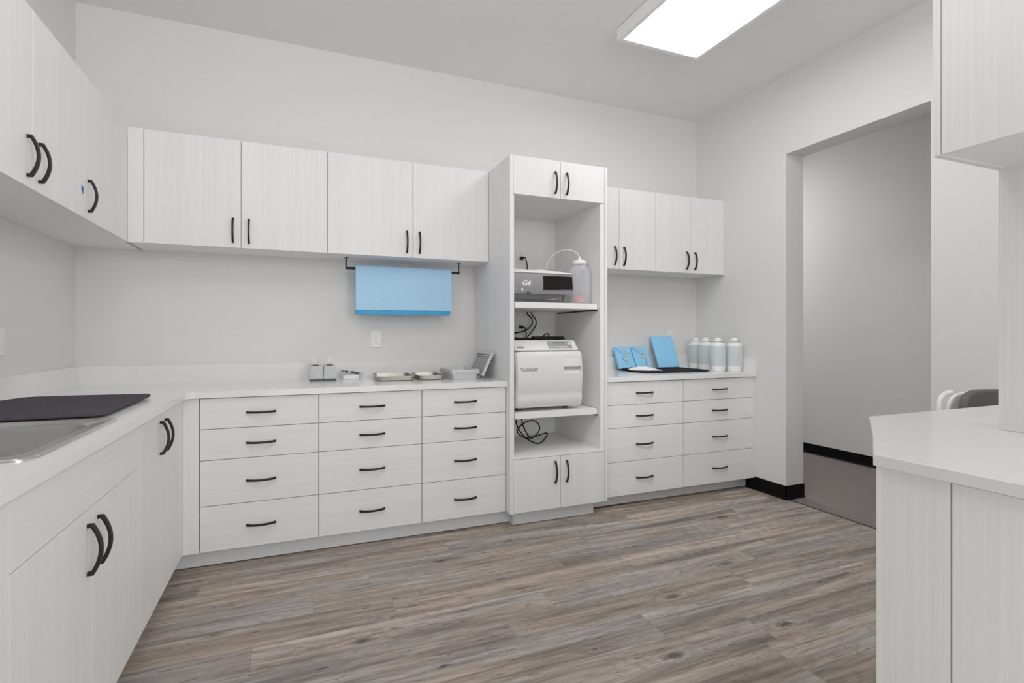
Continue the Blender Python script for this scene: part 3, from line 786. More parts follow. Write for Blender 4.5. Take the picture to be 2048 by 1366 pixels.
def dens(pts, step=0.03):
    out = []
    for i, p in enumerate(pts):
        q = pts[(i + 1) % len(pts)]; d = math.hypot(q[0] - p[0], q[1] - p[1]); n = max(1, int(d / step))
        for k in range(n): out.append((p[0] + (q[0] - p[0]) * k / n, p[1] + (q[1] - p[1]) * k / n))
    return out
o = soft_mat('drying_mat', dens(round_poly([(0.030, -0.965), (0.075, -0.800), (0.300, -0.815), (0.553, -0.850), (0.553, -1.500), (0.030, -1.522)], 0.045)), ZC + 0.0075, 0.012, M['mat'])
tag(o, 'large charcoal cloth drying mat behind the stainless sink on the left counter', 'mat')

# ------------------------------------------------------------------ tape dispensers
def dispenser(label, x0, x1, tx0, tx1, yf, skew):
    t = thing('tape_dispenser', label, 'tape dispenser', ((x0 + x1) / 2, yf + 0.06, ZC), None)
    yb = yf + 0.12
    obj('base', one(x0 + 0.002, x1 - 0.002, yf, yb, ZC + 0.0005, ZC + 0.013, bev=0.003), M['darkgrey'], t)
    zt = ZC + 0.100
    t2 = bmesh.new()
    lo = [(x0, yf - 0.001, ZC + 0.013), (x1, yf - 0.001, ZC + 0.013), (x1, yb, ZC + 0.013), (x0, yb, ZC + 0.013)]
    md = [(x0 + 0.001, yf - 0.001, ZC + 0.022), (x1 - 0.001, yf - 0.001, ZC + 0.022), (x1 - 0.001, yb, ZC + 0.022), (x0 + 0.001, yb, ZC + 0.022)]
    hi = [(tx0, yf + 0.030, zt - 0.006), (tx1, yf + 0.030, zt - 0.006), (tx1, yb - 0.012, zt), (tx0, yb - 0.012, zt)]
    vr = [[t2.verts.new(p) for p in L] for L in (lo, md, hi)]
    for a, b in zip(vr, vr[1:]):
        for i in range(4): t2.faces.new((a[i], a[(i + 1) % 4], b[(i + 1) % 4], b[i]))
    t2.faces.new(list(reversed(vr[0]))); t2.faces.new(vr[2])
    bmesh.ops.recalc_face_normals(t2, faces=list(t2.faces))
    bmesh.ops.bevel(t2, geom=list(t2.edges), offset=0.003, segments=2, affect='EDGES', profile=0.5, clamp_overlap=True)
    bm = B(); merge(bm, t2); obj('body', bm, M['disp'], t, True, 40)
    xm = (tx0 + tx1) / 2
    obj('slot', one(xm - 0.016, xm + 0.016, yf + 0.036, yf + 0.075, zt - 0.004, zt + 0.0012), M['slot'], t)
    bm = B()
    pts = [(yf + 0.050, zt - 0.003), (yf + 0.046, zt + 0.015), (yf + 0.044, zt + 0.052), (yf + 0.0455, zt + 0.0525), (yf + 0.060, zt + 0.02), (yf + 0.065, zt - 0.003)]
    t3 = bmesh.new()
    a = [t3.verts.new((xm - 0.0105 + skew * (p[1] - zt), p[0], p[1])) for p in pts]; b = [t3.verts.new((xm + 0.0105 + skew * (p[1] - zt), p[0], p[1])) for p in pts]
    for i in range(len(pts)): t3.faces.new((a[i], a[(i + 1) % len(pts)], b[(i + 1) % len(pts)], b[i]))
    t3.faces.new(a); t3.faces.new(list(reversed(b)))
    bmesh.ops.recalc_face_normals(t3, faces=list(t3.faces)); merge(bm, t3)
    o = obj('tape_strip', bm, M['tape'], t); o['label'] = 'pale cream striped tape end standing up'
    return t
dispenser('grey tape dispenser farther from the marker pen, with cream tape sticking up', 1.2405, 1.3195, 1.246, 1.312, -0.222, -0.25)
dispenser('grey tape dispenser nearer the marker pen, with cream tape sticking up', 1.3215, 1.4005, 1.329, 1.395, -0.226, 0.0)

# small white box, clear tray, marker
t = thing('clear_tray', 'small clear plastic tray behind the white box on the back counter', 'tray', (1.50, -0.06, ZC))
bm = B(); loft(bm, [ring(1.445, 1.570, -0.085, -0.030, 0.006, ZC + 0.0006, 3), ring(1.430, 1.582, -0.095, -0.023, 0.008, ZC + 0.042, 3),
                    ring(1.432, 1.580, -0.093, -0.025, 0.007, ZC + 0.042, 3), ring(1.447, 1.568, -0.083, -0.032, 0.005, ZC + 0.003, 3)], cap0=True, cap1=True)
obj('tray_body', bm, M['clear'], t)
t = thing('strip_box', 'small white box with a blue dot on the back counter beneath the marker', 'box', (1.495, -0.13, ZC))
bm = B(); box(bm, 1.446, 1.545, -0.152, -0.101, ZC + 0.0006, ZC + 0.026, bev=0.0025); obj('box_body', bm, M['paper'], t, True, 40)
bm = B(); cyl(bm, (1.531, -0.1524, ZC + 0.014), (1.531, -0.1530, ZC + 0.014), 0.0042, n=16)
o = obj('logo_dot', bm, M['bluebit'], t); o['label'] = 'blue printed dot'
t = thing('marker_pen', 'black capped marker pen lying tilted across the small white box', 'pen', (1.49, -0.10, ZC + 0.05))
p0 = Vector((1.430, -0.098, ZC + 0.0560)); p1 = Vector((1.552, -0.112, ZC + 0.0350)); dm = p1 - p0
bm = B(); cyl(bm, p0 + dm * 0.02, p0 + dm * 0.58, 0.0068, n=16); cyl(bm, p0, p0 + dm * 0.03, 0.004, 0.0066, n=16); obj('barrel', bm, M['disp'], t, True)
bm = B(); cyl(bm, p0 + dm * 0.56, p0 + dm * 0.97, 0.0084, n=16); cyl(bm, p0 + dm * 0.97, p1, 0.0084, 0.006, n=16); obj('cap', bm, M['navy'], t, True)
bm = B(); cyl(bm, p0 + dm * 0.10, p0 + dm * 0.17, 0.0070, n=16); cyl(bm, p0 + dm * 0.24, p0 + dm * 0.42, 0.0070, n=16); obj('print_band', bm, M['darkgrey'], t, True)

# ------------------------------------------------------------------ steel trays and cassette
def steel_tray(label, x0, x1, y0, y1, rot):
    t = thing('instrument_tray', label, 'tray', ((x0 + x1) / 2, (y0 + y1) / 2, ZC))
    h = 0.030; bm = B()
    loft(bm, [ring(x0 + 0.014, x1 - 0.014, y0 + 0.014, y1 - 0.014, 0.022, ZC + 0.0006), ring(x0 + 0.008, x1 - 0.008, y0 + 0.008, y1 - 0.008, 0.024, ZC + 0.006),
              ring(x0 + 0.006, x1 - 0.006, y0 + 0.006, y1 - 0.006, 0.025, ZC + h - 0.004), ring(x0, x1, y0, y1, 0.028, ZC + h - 0.003), ring(x0, x1, y0, y1, 0.028, ZC + h),
              ring(x0 + 0.009, x1 - 0.009, y0 + 0.009, y1 - 0.009, 0.024, ZC + h), ring(x0 + 0.012, x1 - 0.012, y0 + 0.012, y1 - 0.012, 0.022, ZC + 0.006),
              ring(x0 + 0.02, x1 - 0.02, y0 + 0.02, y1 - 0.02, 0.018, ZC + 0.003)], cap0=True, cap1=True)
    bmesh.ops.rotate(bm, cent=((x0 + x1) / 2, (y0 + y1) / 2, 0), matrix=Matrix.Rotation(math.radians(rot), 3, 'Z'), verts=list(bm.verts))
    obj('tray_body', bm, M['traysteel'], t, True, 40)
steel_tray('wider empty stainless steel instrument tray beside the small white box', 1.632, 1.872, -0.408, -0.065, -3)
steel_tray('narrower empty stainless steel instrument tray between wider tray and grey cassette', 1.888, 2.066, -0.418, -0.090, -3)

t = thing('instrument_cassette', 'open grey plastic instrument cassette with raised lid against the tall cabinet', 'cassette', (2.17, -0.3, ZC))
cx0, cx1, cy0, cy1 = 2.082, 2.272, -0.475, -0.150
bm = B()
loft(bm, [ring(cx0 + 0.012, cx1 - 0.018, cy0 + 0.006, cy1 - 0.012, 0.015, ZC + 0.0006), ring(cx0 + 0.010, cx1 - 0.016, cy0 + 0.004, cy1 - 0.010, 0.015, ZC + 0.036)], cap0=True, cap1=True)
obj('base_tray', bm, M['greyplastic'], t, True, 40)
bm = B()
loft(bm, [ring(cx0 + 0.003, cx1 - 0.003, cy0, cy1, 0.012, ZC + 0.0363), ring(cx0, cx1, cy0 - 0.002, cy1, 0.014, ZC + 0.042), ring(cx0, cx1, cy0 - 0.002, cy1, 0.014, ZC + 0.066),
          ring(cx0 + 0.007, cx1 - 0.007, cy0 + 0.005, cy1 - 0.007, 0.012, ZC + 0.066), ring(cx0 + 0.009, cx1 - 0.009, cy0 + 0.007, cy1 - 0.009, 0.010, ZC + 0.042),
          ring(cx0 + 0.03, cx1 - 0.03, cy0 + 0.03, cy1 - 0.03, 0.008, ZC + 0.040)], cap0=True, cap1=True)
o = obj('upper_tray', bm, M['greyplastic'], t, True, 40)
bm = B(); box(bm, cx0 + 0.03, cx1 - 0.03, cy0 - 0.007, cy0 - 0.0025, ZC + 0.048, ZC + 0.064, bev=0.002); obj('latch', bm, M['greyplastic'], o, True)
bm = B(); cyl(bm, (cx0 - 0.0008, -0.395, ZC + 0.050), (cx0 + 0.001, -0.395, ZC + 0.050), 0.004, n=10); obj('vent_hole', bm, M['slot'], o)
# lid, hinged on the right long side
hx, hz = 2.2965, ZC + 0.018
ang = math.atan2(1.078 - hz, 2.368 - hx)
U = Vector((math.cos(ang), 0, math.sin(ang))); Nn = Vector((-math.sin(ang), 0, math.cos(ang)))
def lidbox(bm, a0, a1, y0, y1, n0, n1, bev=0.0):
    t2 = B(); box(t2, a0, a1, y0, y1, n0, n1, bev=bev)
    merge(bm, t2, Matrix(((U.x, 0, Nn.x, hx), (0, 1, 0, 0), (U.z, 0, Nn.z, hz), (0, 0, 0, 1))))
Ld = 0.168
bm = B(); lidbox(bm, 0.012, Ld - 0.012, cy0 + 0.012, cy1 - 0.012, 0.0, 0.004); o1 = obj('lid_panel', bm, M['midgrey'], t)
bm = B()
for a in ((0, Ld, cy0, cy0 + 0.016), (0, Ld, cy1 - 0.016, cy1), (0, 0.016, cy0 + 0.016, cy1 - 0.016), (Ld - 0.016, Ld, cy0 + 0.016, cy1 - 0.016)):
    lidbox(bm, *a, 0.0, 0.016, bev=0.0025)
for a in ((0.022, Ld - 0.022, cy0 + 0.024, cy0 + 0.030), (0.022, Ld - 0.022, cy1 - 0.032, cy1 - 0.024), (Ld - 0.03, Ld - 0.024, cy0 + 0.030, cy1 - 0.030)):
    lidbox(bm, *a, 0.004, 0.013, bev=0.002)
obj('lid_frame', bm, M['greyplastic'], t, True, 40)
bm = B(); cyl(bm, (hx - 0.008, cy0 + 0.03, hz - 0.004), (hx - 0.008, cy1 - 0.03, hz - 0.004), 0.006, n=12)
for yy in (cy0 + 0.03, cy1 - 0.06): box(bm, cx1 - 0.02, hx, yy, yy + 0.03, hz - 0.008, hz + 0.003)
obj('hinge', bm, M['midgrey'], t, True)

# ------------------------------------------------------------------ right counter: black mat, packs, pouch, bottles
MZ = ZC + 0.0005; MT = 0.010
o = soft_mat('drying_mat', dens(round_poly([(3.602, -0.040), (4.246, -0.060), (4.232, -0.425), (4.16, -0.470), (3.640, -0.462), (3.590, -0.435)], 0.03)), MZ, MT, M['matblack'])
tag(o, 'flat black drying mat under the blue packs on the right counter', 'mat')
PZ = MZ + MT + 0.0008
def pack(label, x0, w, h, th, yb, yt, group, tape=None, flap=True):
    """wrapped pack leaning backwards: bottom front edge at yb, top front edge at yt"""
    t = thing('wrapped_pack', label, 'pack', (x0 + w / 2, yb + 0.03, PZ), group)
    lean = math.atan2(yt - yb, h)            # rotation back
    R = Matrix.Rotation(-lean, 4, 'X')
    # front-bottom edge at (yb), back-bottom corner is lowered by the lean: lift so that it rests on the mat
    lift = th * math.sin(lean)
    Mx = Matrix.Translation((x0, yb, PZ + lift)) @ R
    hh = h / math.cos(lean)
    bm = B(); t2 = B(); box(t2, 0, w, 0, th, 0, hh, bev=0.004, seg=3)
    bmesh.ops.subdivide_edges(t2, edges=[e for e in t2.edges if e.calc_length() > 0.05], cuts=5, use_grid_fill=True)
    for v in t2.verts:
        v.co.y += 0.0009 * math.sin(v.co.x * 60 + v.co.z * 35) + 0.0007 * math.sin(v.co.z * 90 + x0 * 50)
    merge(bm, t2, Mx); obj('wrap', bm, M['blue'], t, True, 50)
    if flap:
        t2 = B(); prism(t2, [(0.012, hh - 0.001), (w - 0.003, hh - 0.001), (w - 0.003, hh * 0.70), (w * 0.40, hh * 0.70), (0.35 * w, hh * 0.72)], 'y', -0.0030, -0.0008, bev=0.0004)
        bm = B(); merge(bm, t2, Mx); obj('flap', bm, M['bluelight'] if False else M['blue'], t)
        t2 = B(); prism(t2, [(0.012, hh - 0.002), (0.35 * w, hh * 0.72), (w * 0.40, hh * 0.70), (w - 0.003, hh * 0.70), (w - 0.003, hh * 0.69), (w * 0.39, hh * 0.69), (0.33 * w, hh * 0.71), (0.006, hh - 0.004)], 'y', -0.0016, -0.0005)
        bm = B(); merge(bm, t2, Mx); obj('fold_line', bm, M['bluedark'], t)
    if tape:
        bm = B()
        for strip in tape:
            (ax, az), (bx_, bz) = strip
            a = Vector((ax * w, 0, az * hh)); b = Vector((bx_ * w, 0, bz * hh)); d = b - a; L = d.length; d.normalize(); n = Vector((-d.z, 0, d.x))
            k = 0.0
            t2 = B()
            vs = [t2.verts.new(p + Vector((0, yy, 0))) for yy in (-0.0042, -0.0034) for p in (a - n * 0.007, b - n * 0.007, b + n * 0.007, a + n * 0.007)]
            for f in ((0, 1, 2, 3), (7, 6, 5, 4), (0, 4, 5, 1), (1, 5, 6, 2), (2, 6, 7, 3), (3, 7, 4, 0)): t2.faces.new([vs[i] for i in f])
            merge(bm, t2, Mx)
        bmesh.ops.recalc_face_normals(bm, faces=list(bm.faces))
        tp = obj('indicator_tape', bm, M['packtape'], t); tp['label'] = 'cream tape with dark diagonal bars'
    return t
M['packtape'] = stripes('pack_tape', (0.70, 0.68, 0.58), (0.20, 0.18, 0.16), 24)
pack('small taped blue wrapped pack standing next to the tall cabinet', 3.579, 0.156, 0.165, 0.026, -0.132, -0.040, 'small blue packs leaning on backsplash',
     [((0.50, 0.93), (0.66, 0.62)), ((0.66, 0.62), (0.33, 0.42)), ((0.36, 0.44), (0.62, 0.20))])
pack('small taped blue wrapped pack in the middle, between small pack and large pack', 3.7465, 0.152, 0.165, 0.026, -0.132, -0.040, 'small blue packs leaning on backsplash',
     [((0.42, 0.92), (0.74, 0.45)), ((0.72, 0.48), (0.66, 0.06)), ((0.60, 0.58), (0.42, 0.38))])
pack('largest plain light blue wrapped pack standing upright beside white bottles', 3.951, 0.216, 0.258, 0.024, -0.152, -0.040, None, None, False)

t = thing('sterilization_pouch', 'crumpled white paper pouch lying in front of the small blue packs', 'pouch', (3.70, -0.33, PZ))
t2 = bmesh.new(); nx, ny = 22, 10; pl = 0.24; pw = 0.085; rows = []
for i in range(nx + 1):
    s = i / nx; row = []
    wloc = pw * (1.0 if s < 0.6 else max(0.10, 1 - (s - 0.6) / 0.4 * 0.9)) * (0.75 + 0.25 * min(1, s * 5))
    for j in range(ny + 1):
        q = j / ny * 2 - 1
        zz = 0.004 + 0.030 * (1 - q * q) * math.sin(PI * min(1, 0.12 + s * 0.9)) + 0.0028 * math.sin(i * 1.3 + j * 1.1) * (1 - abs(q))
        row.append(t2.verts.new((s * pl, q * wloc / 2 + 0.005 * math.sin(s * 9), max(0.001, zz))))
    rows.append(row)
for a, b in zip(rows, rows[1:]):
    for j in range(ny): t2.faces.new((a[j], b[j], b[j + 1], a[j + 1]))
t2.normal_update(); bmesh.ops.solidify(t2, geom=list(t2.faces), thickness=0.0008)
bmesh.ops.recalc_face_normals(t2, faces=list(t2.faces))
bm = B(); merge(bm, t2, Matrix.Translation((3.585, -0.255, PZ)) @ Matrix.Rotation(math.radians(-36), 4, 'Z'))
obj('pouch_body', bm, M['paper'], t, True, 60)
bm = B(); box(bm, 3.580, 3.612, -0.262, -0.240, PZ + 0.004, PZ + 0.016, bev=0.003); o = obj('yellow_tip', bm, M['yellow'], t, True); o['label'] = 'bright yellow tip'
bm = B(); box(bm, 3.606, 3.636, -0.240, -0.222, PZ + 0.008, PZ + 0.024, bev=0.003); o = obj('blue_tip', bm, M['bluebit'], t, True); o['label'] = 'dark blue tip'

def make_bottle(label, x, y):
    t = thing('water_bottle', label, 'bottle', (x, y, ZC))
    z = ZC + 0.0006
    bm = B(); lathe(bm, [(0, 0), (0.0485, 0), (0.0510, 0.003), (0.0575, 0.046), (0, 0.046)], (x, y, z), 36); obj('base', bm, M['whiteplastic'], t, True, 40)
    bm = B(); lathe(bm, [(0.0575, 0.0463), (0.0612, 0.080), (0.0630, 0.115), (0.0624, 0.150), (0.0602, 0.180), (0.0573, 0.200), (0.0560, 0.200), (0.0588, 0.180), (0.0610, 0.15), (0.0616, 0.115), (0.0598, 0.08), (0.0560, 0.0463)], (x, y, z), 36)
    obj('body', bm, M['bottle'], t, True, 40)
    bm = B(); lathe(bm, [(0, 0.2003), (0.0575, 0.2003), (0.0575, 0.206), (0.0545, 0.213), (0.046, 0.226), (0.036, 0.233), (0, 0.233)], (x, y, z), 36); obj('shoulder', bm, M['whiteplastic'], t, True, 40)
    bm = B(); lathe(bm, [(0, 0.2332), (0.034, 0.2332), (0.046, 0.238), (0.046, 0.243), (0.020, 0.246), (0, 0.246)], (x, y, z), 32)
    lathe(bm, [(0, 0.2455), (0.024, 0.2455), (0.022, 0.262), (0.016, 0.268), (0, 0.268)], (x, y, z), 24)
    c = obj('cap', bm, M['whiteplastic'], t, True, 40)
    bm = B(); cyl(bm, (x + 0.010, y - 0.034, z + 0.2315), (x + 0.011, y - 0.0405, z + 0.2305), 0.0042, n=12); obj('port', bm, M['slot'], c)
    bm = B()
    for k in range(3): cyl(bm, (x - 0.004 + k * 0.008, y - 0.012, z + 0.250 + 0.006 * k), (x + 0.028, y - 0.004, z + 0.255 + 0.006 * k), 0.0025, n=8)
    obj('clip', bm, M['whiteplastic'], c, True)
    return t
def copy_tree(o, parent=None):
    c = o.copy(); C.objects.link(c); c.parent = parent
    for ch in list(o.children): copy_tree(ch, c)
    return c
b0 = make_bottle('white-capped translucent bottle in back row, nearest the blue packs', 4.384, -0.092); b0['group'] = 'white capped bottles in the right counter corner'
for lab, x, y in (('white-capped translucent bottle in back row, second from the blue packs', 4.363, -0.232),
                  ('white-capped translucent bottle in front row, farther from the right wall', 4.262, -0.478),
                  ('white-capped translucent bottle in front row, closest to the right wall', 4.383, -0.528)):
    c = copy_tree(b0); c.location = (x, y, ZC); c['label'] = lab

# ------------------------------------------------------------------ text helper
def text_obj(name, s, size, mat, parent, mtx, shear=0.0, bold=0.0, ext=0.0004):
    cu = bpy.data.curves.new(name, 'FONT'); cu.body = s; cu.size = size; cu.shear = shear; cu.offset = bold; cu.extrude = ext
    tmp = bpy.data.objects.new(name + '_curve', cu); C.objects.link(tmp)
    bpy.context.view_layer.update()
    dg = bpy.context.evaluated_depsgraph_get()
    me = bpy.data.meshes.new_from_object(tmp.evaluated_get(dg))
    bpy.data.objects.remove(tmp); bpy.data.curves.remove(cu)
    bm = bmesh.new(); bm.from_mesh(me); bpy.data.meshes.remove(me)
    xs = [v.co.x for v in bm.verts]; w = max(xs) - min(xs)
    bmesh.ops.translate(bm, vec=(-min(xs), 0, 0), verts=list(bm.verts))
    bmesh.ops.transform(bm, matrix=mtx, verts=list(bm.verts))
    o = obj(name, bm, mat, parent); return o, w

# ------------------------------------------------------------------ sterilizer lettered G4 (upper shelf)
SZ = 1.4122
t = thing('cassette_sterilizer', 'grey countertop sterilizer lettered G4 on the upper pull-out shelf', 'sterilizer', (2.66, -0.45, SZ))
gx0, gx1, gy = 2.436, 2.886, -0.612
bm = B(); prism(bm, [(gx0 + 0.006, 1.472), (gx1 - 0.004, 1.472), (gx1 - 0.010, 1.612), (gx0 + 0.006, 1.612)], 'y', gy + 0.018, -0.12, bev=0.004); obj('housing', bm, M['machine'], t, True, 40)
bm = B(); prism(bm, [(gx0, 1.6125), (gx1 - 0.006, 1.6125), (gx1 - 0.012, 1.6215), (gx1 - 0.055, 1.6330), (gx0, 1.6370)], 'y', gy + 0.060, -0.13, bev=0.005); obj('lid', bm, M['machine'], t, True, 40)
bm = B(); box(bm, gx0 + 0.002, gx1 - 0.012, gy - 0.002, gy + 0.07, 1.6075, 1.6175, bev=0.003); obj('trim_edge', bm, M['whiteplastic'], t, True)
# curved face, bowed at top and belly
prof = []
for k in range(13):
    s = k / 12; prof.append((gy + 0.006 - 0.010 * math.sin(PI * s) , 1.470 + s * 0.138))
prof += [(gy + 0.018, 1.608), (gy + 0.018, 1.470)]
bm = B(); prism(bm, prof, 'x', gx0, gx1); face = obj('front_face', bm, M['silver'], t, True, 40)
bm = B(); prism(bm, [(2.659, 1.588), (2.700, 1.5905), (2.77, 1.5925), (2.873, 1.5920), (2.878, 1.5060), (2.662, 1.4980)], 'y', gy - 0.006, gy + 0.002); obj('window', bm, M['blackglass'], face)
bm = B()
for k in range(26):
    x = 2.668 + k * 0.0078; box(bm, x, x + 0.0022, gy - 0.0068, gy - 0.0055, 1.512, 1.578)
obj('vent_grille', bm, M['grille'], face)
bm = B(); box(bm, 2.5455, 2.571, gy - 0.0035, gy + 0.002, 1.4590 + 0.012, 1.4710 + 0.011); obj('usb_port', bm, M['slot'], face)
bm = B(); cyl(bm, (2.472, gy - 0.005, 1.497), (2.472, gy, 1.497), 0.004, n=10); box(bm, 2.505, 2.517, gy - 0.0045, gy, 1.488, 1.506, bev=0.002); obj('buttons', bm, M['whiteplastic'], face)
text_obj('model_lettering', 'G4', 0.046, M['textwhite'], face, Matrix(((1, 0, 0, 2.513), (0, 0, -1, gy - 0.0042), (0, 1, 0, 1.523), (0, 0, 0, 1))), 0.28, 0.0016)
bm = B(); prism(bm, [(gx0 + 0.004, 1.4605), (gx0 + 0.004, 1.4690), (gx1 - 0.05, 1.4690), (gx1 - 0.10, 1.452), (gx0 + 0.25, 1.436), (gx0 + 0.004, 1.436)], 'y', gy + 0.010, -0.14); obj('underbody', bm, M['darkgrey'], t)
bm = B(); box(bm, gx0 + 0.006, gx1 - 0.085, gy + 0.02, -0.16, SZ + 0.003, 1.4358); obj('base', bm, M['darkgrey'], t)
for x, y in ((gx1 - 0.062, gy + 0.030), (gx0 + 0.04, gy + 0.05), (gx1 - 0.062, -0.17), (gx0 + 0.04, -0.17)):
    bm = B(); lathe(bm, [(0, 0), (0.017, 0), (0.017, 0.004), (0.006, 0.008), (0.006, 0.035), (0.011, 0.038), (0.011, 0.058), (0, 0.058)], (x, y, SZ + 0.0006), 16); obj('foot', bm, M['darkgrey'], t, True)
bm = B(); box(bm, 2.735, 2.80, -0.36, -0.27, 1.6375, 1.668, bev=0.004); box(bm, 2.72, 2.79, -0.42, -0.355, 1.6375, 1.656, bev=0.004); obj('lid_fitting', bm, M['whiteplastic'], t, True)

# jug with coil
jx, jy, jr = 2.9620, -0.560, 0.073
t = thing('condenser_jug', 'clear plastic jug with white screw cap and copper coil beside the G4 machine', 'jug', (jx, jy, SZ))
z = SZ + 0.0008
bm = B(); lathe(bm, [(0, 0), (jr - 0.004, 0), (jr, 0.004), (jr, 0.222), (jr - 0.006, 0.240), (jr - 0.022, 0.256), (0.047, 0.262), (0.046, 0.274), (0.0445, 0.274), (0.0455, 0.261), (jr - 0.023, 0.254), (jr - 0.008, 0.238), (jr - 0.002, 0.221), (jr - 0.002, 0.005), (0, 0.003)], (jx, jy, z), 40)
obj('body', bm, M['jug'], t, True, 40)
bm = B(); lathe(bm, [(0, 0.0045), (jr - 0.0035, 0.0045), (jr - 0.0035, 0.062), (0, 0.062)], (jx, jy, z), 40); obj('water', bm, M['water'], t, True, 40)
bm = B(); lathe(bm, [(0.0475, 0.2745), (0.050, 0.2745), (0.050, 0.296), (0.046, 0.300), (0.012, 0.300), (0.0118, 0.310), (0.0085, 0.314), (0.0085, 0.326), (0, 0.326)], (jx, jy, z), 32); obj('screw_cap', bm, M['whiteplastic'], t, True, 35)
pts = []
for k in range(61):
    a = 2 * PI * k / 16; pts.append((jx + 0.035 * math.cos(a), jy + 0.035 * math.sin(a), z + 0.014 + 0.034 * k / 60))
pts += [(jx + 0.03, jy, z + 0.07), (jx, jy, z + 0.10)]
bm = B(); tube(bm, pts, 0.0045, 8, 2); obj('coil', bm, M['copper'], t, True)
bm = B(); tube(bm, [(jx, jy, z + 0.10), (jx - 0.004, jy, z + 0.2), (jx, jy, z + 0.298)], 0.003, 8, 5); obj('drop_tube', bm, M['midgrey'], t, True)
bm = B(); tube(bm, [(jx, jy, z + 0.322), (jx - 0.012, jy + 0.02, z + 0.356), (jx - 0.055, jy + 0.08, z + 0.383), (jx - 0.105, jy + 0.15, z + 0.366), (jx - 0.137, jy + 0.20, z + 0.315), (jx - 0.146, jy + 0.23, z + 0.262)], 0.0036, 10, 8)
obj('tube', bm, M['whiteplastic'], t, True)

# ------------------------------------------------------------------ autoclave (lower pull-out shelf)
AZ = 0.7122
t = thing('autoclave', 'white front-loading autoclave with control panel on the lower pull-out shelf', 'autoclave', (2.69, -0.40, AZ))
ax0, ax1 = 2.450, 2.930
bm = B(); box(bm, ax0 + 0.004, ax1 - 0.030, -0.600, -0.12, AZ + 0.020, 1.100, bev=0.006); obj('housing', bm, M['machine'], t, True, 40)
bm = B(); prism(bm, [(-0.640, 1.1005), (-0.642, 1.108), (-0.584, 1.1670), (-0.570, 1.1695), (-0.13, 1.1695), (-0.12, 1.160), (-0.12, 1.1005)], 'x', ax0 + 0.002, ax1 - 0.024, bev=0.003); top = obj('top_cover', bm, M['machine'], t, True, 40)
# door with recess for latch
dp = [(-0.632, 1.0965), (-0.6445, 1.0945), (-0.6530, 1.086), (-0.6620, 1.058), (-0.6695, 1.010), (-0.6730, 0.953), (-0.6735, 0.900), (-0.6700, 0.860), (-0.6640, 0.834), (-0.6625, 0.818), (-0.6650, 0.800), (-0.6660, 0.782), (-0.6600, 0.755), (-0.6480, 0.738), (-0.632, 0.7335)]
lx0, lx1 = 2.783, 2.910
xs = [ax0, ax0 + 0.010, ax0 + 0.03, lx0, lx1, ax1 - 0.012, ax1 - 0.004, ax1]
ins = [0.016, 0.004, 0.0, 0.0, 0.0, 0.002, 0.008, 0.018]
t2 = bmesh.new(); grid = []
for x, q in zip(xs, ins):
    grid.append([t2.verts.new((x, py + q, pz + (-q * 0.5 if pz > 1.07 else (q * 0.5 if pz < 0.76 else 0)))) for py, pz in dp])
for i in range(len(xs) - 1):
    for j in range(len(dp) - 1):
        if i == 3 and j in (3, 4): continue          # latch opening
        t2.faces.new((grid[i][j], grid[i + 1][j], grid[i + 1][j + 1], grid[i][j + 1]))
bk = [[t2.verts.new((x, -0.606, pz)) for pz in (1.0955, 0.7340)] for x in (ax0, ax1)]
t2.faces.new(list(reversed(grid[0])) + [bk[0][0], bk[0][1]][::1]); t2.faces.new(grid[-1] + [bk[1][1], bk[1][0]])
t2.faces.new([g[0] for g in grid] + [bk[1][0], bk[0][0]]); t2.faces.new([g[-1] for g in reversed(grid)] + [bk[0][1], bk[1][1]])
t2.faces.new((bk[0][0], bk[1][0], bk[1][1], bk[0][1]))
# recess pocket
a0, a1 = grid[3][3], grid[4][3]; m0, m1 = grid[3][4], grid[4][4]; c0, c1 = grid[3][5], grid[4][5]
d0 = t2.verts.new((lx0, -0.636, 1.058)); d1 = t2.verts.new((lx1, -0.636, 1.058)); e0 = t2.verts.new((lx0 + 0.004, -0.636, 0.985)); e1 = t2.verts.new((lx1 - 0.004, -0.636, 0.985))
for f in ((a0, a1, d1, d0), (d0, d1, e1, e0), (e0, e1, c1, c0), (a0, d0, e0, c0, m0), (a1, m1, c1, e1, d1)): t2.faces.new(f)
bmesh.ops.recalc_face_normals(t2, faces=list(t2.faces))
bm = B(); merge(bm, t2); door = obj('door', bm, M['machine'], t, True, 28)
bm = B(); prism(bm, [(-0.6625, 1.0565), (-0.6705, 1.010), (-0.6725, 0.9965), (-0.666, 0.9930), (-0.650, 1.0), (-0.645, 1.0565)], 'x', lx0 + 0.0015, lx1 - 0.0015, bev=0.001); obj('latch', bm, M['machine'], door, True, 30)
slope = Matrix(((1, 0, 0, 0), (0, -0.0, 1, 0), (0, 1, 0, 0), (0, 0, 0, 1)))
o, w = text_obj('model_lettering', 'M11 AutoClave', 0.0180, M['textdark'], door, Matrix(((1.06, 0, 0, 2.476), (0, 0.02, -1, -0.6722), (0, 1, 0.02, 0.9815), (0, 0, 0, 1))), 0.0, 0.0, 0.0003)
bm = B(); box(bm, 2.480, 2.478 + w, -0.6738, -0.6726, 0.9745, 0.9772); obj('lettering_underline', bm, M['textdark'], door)
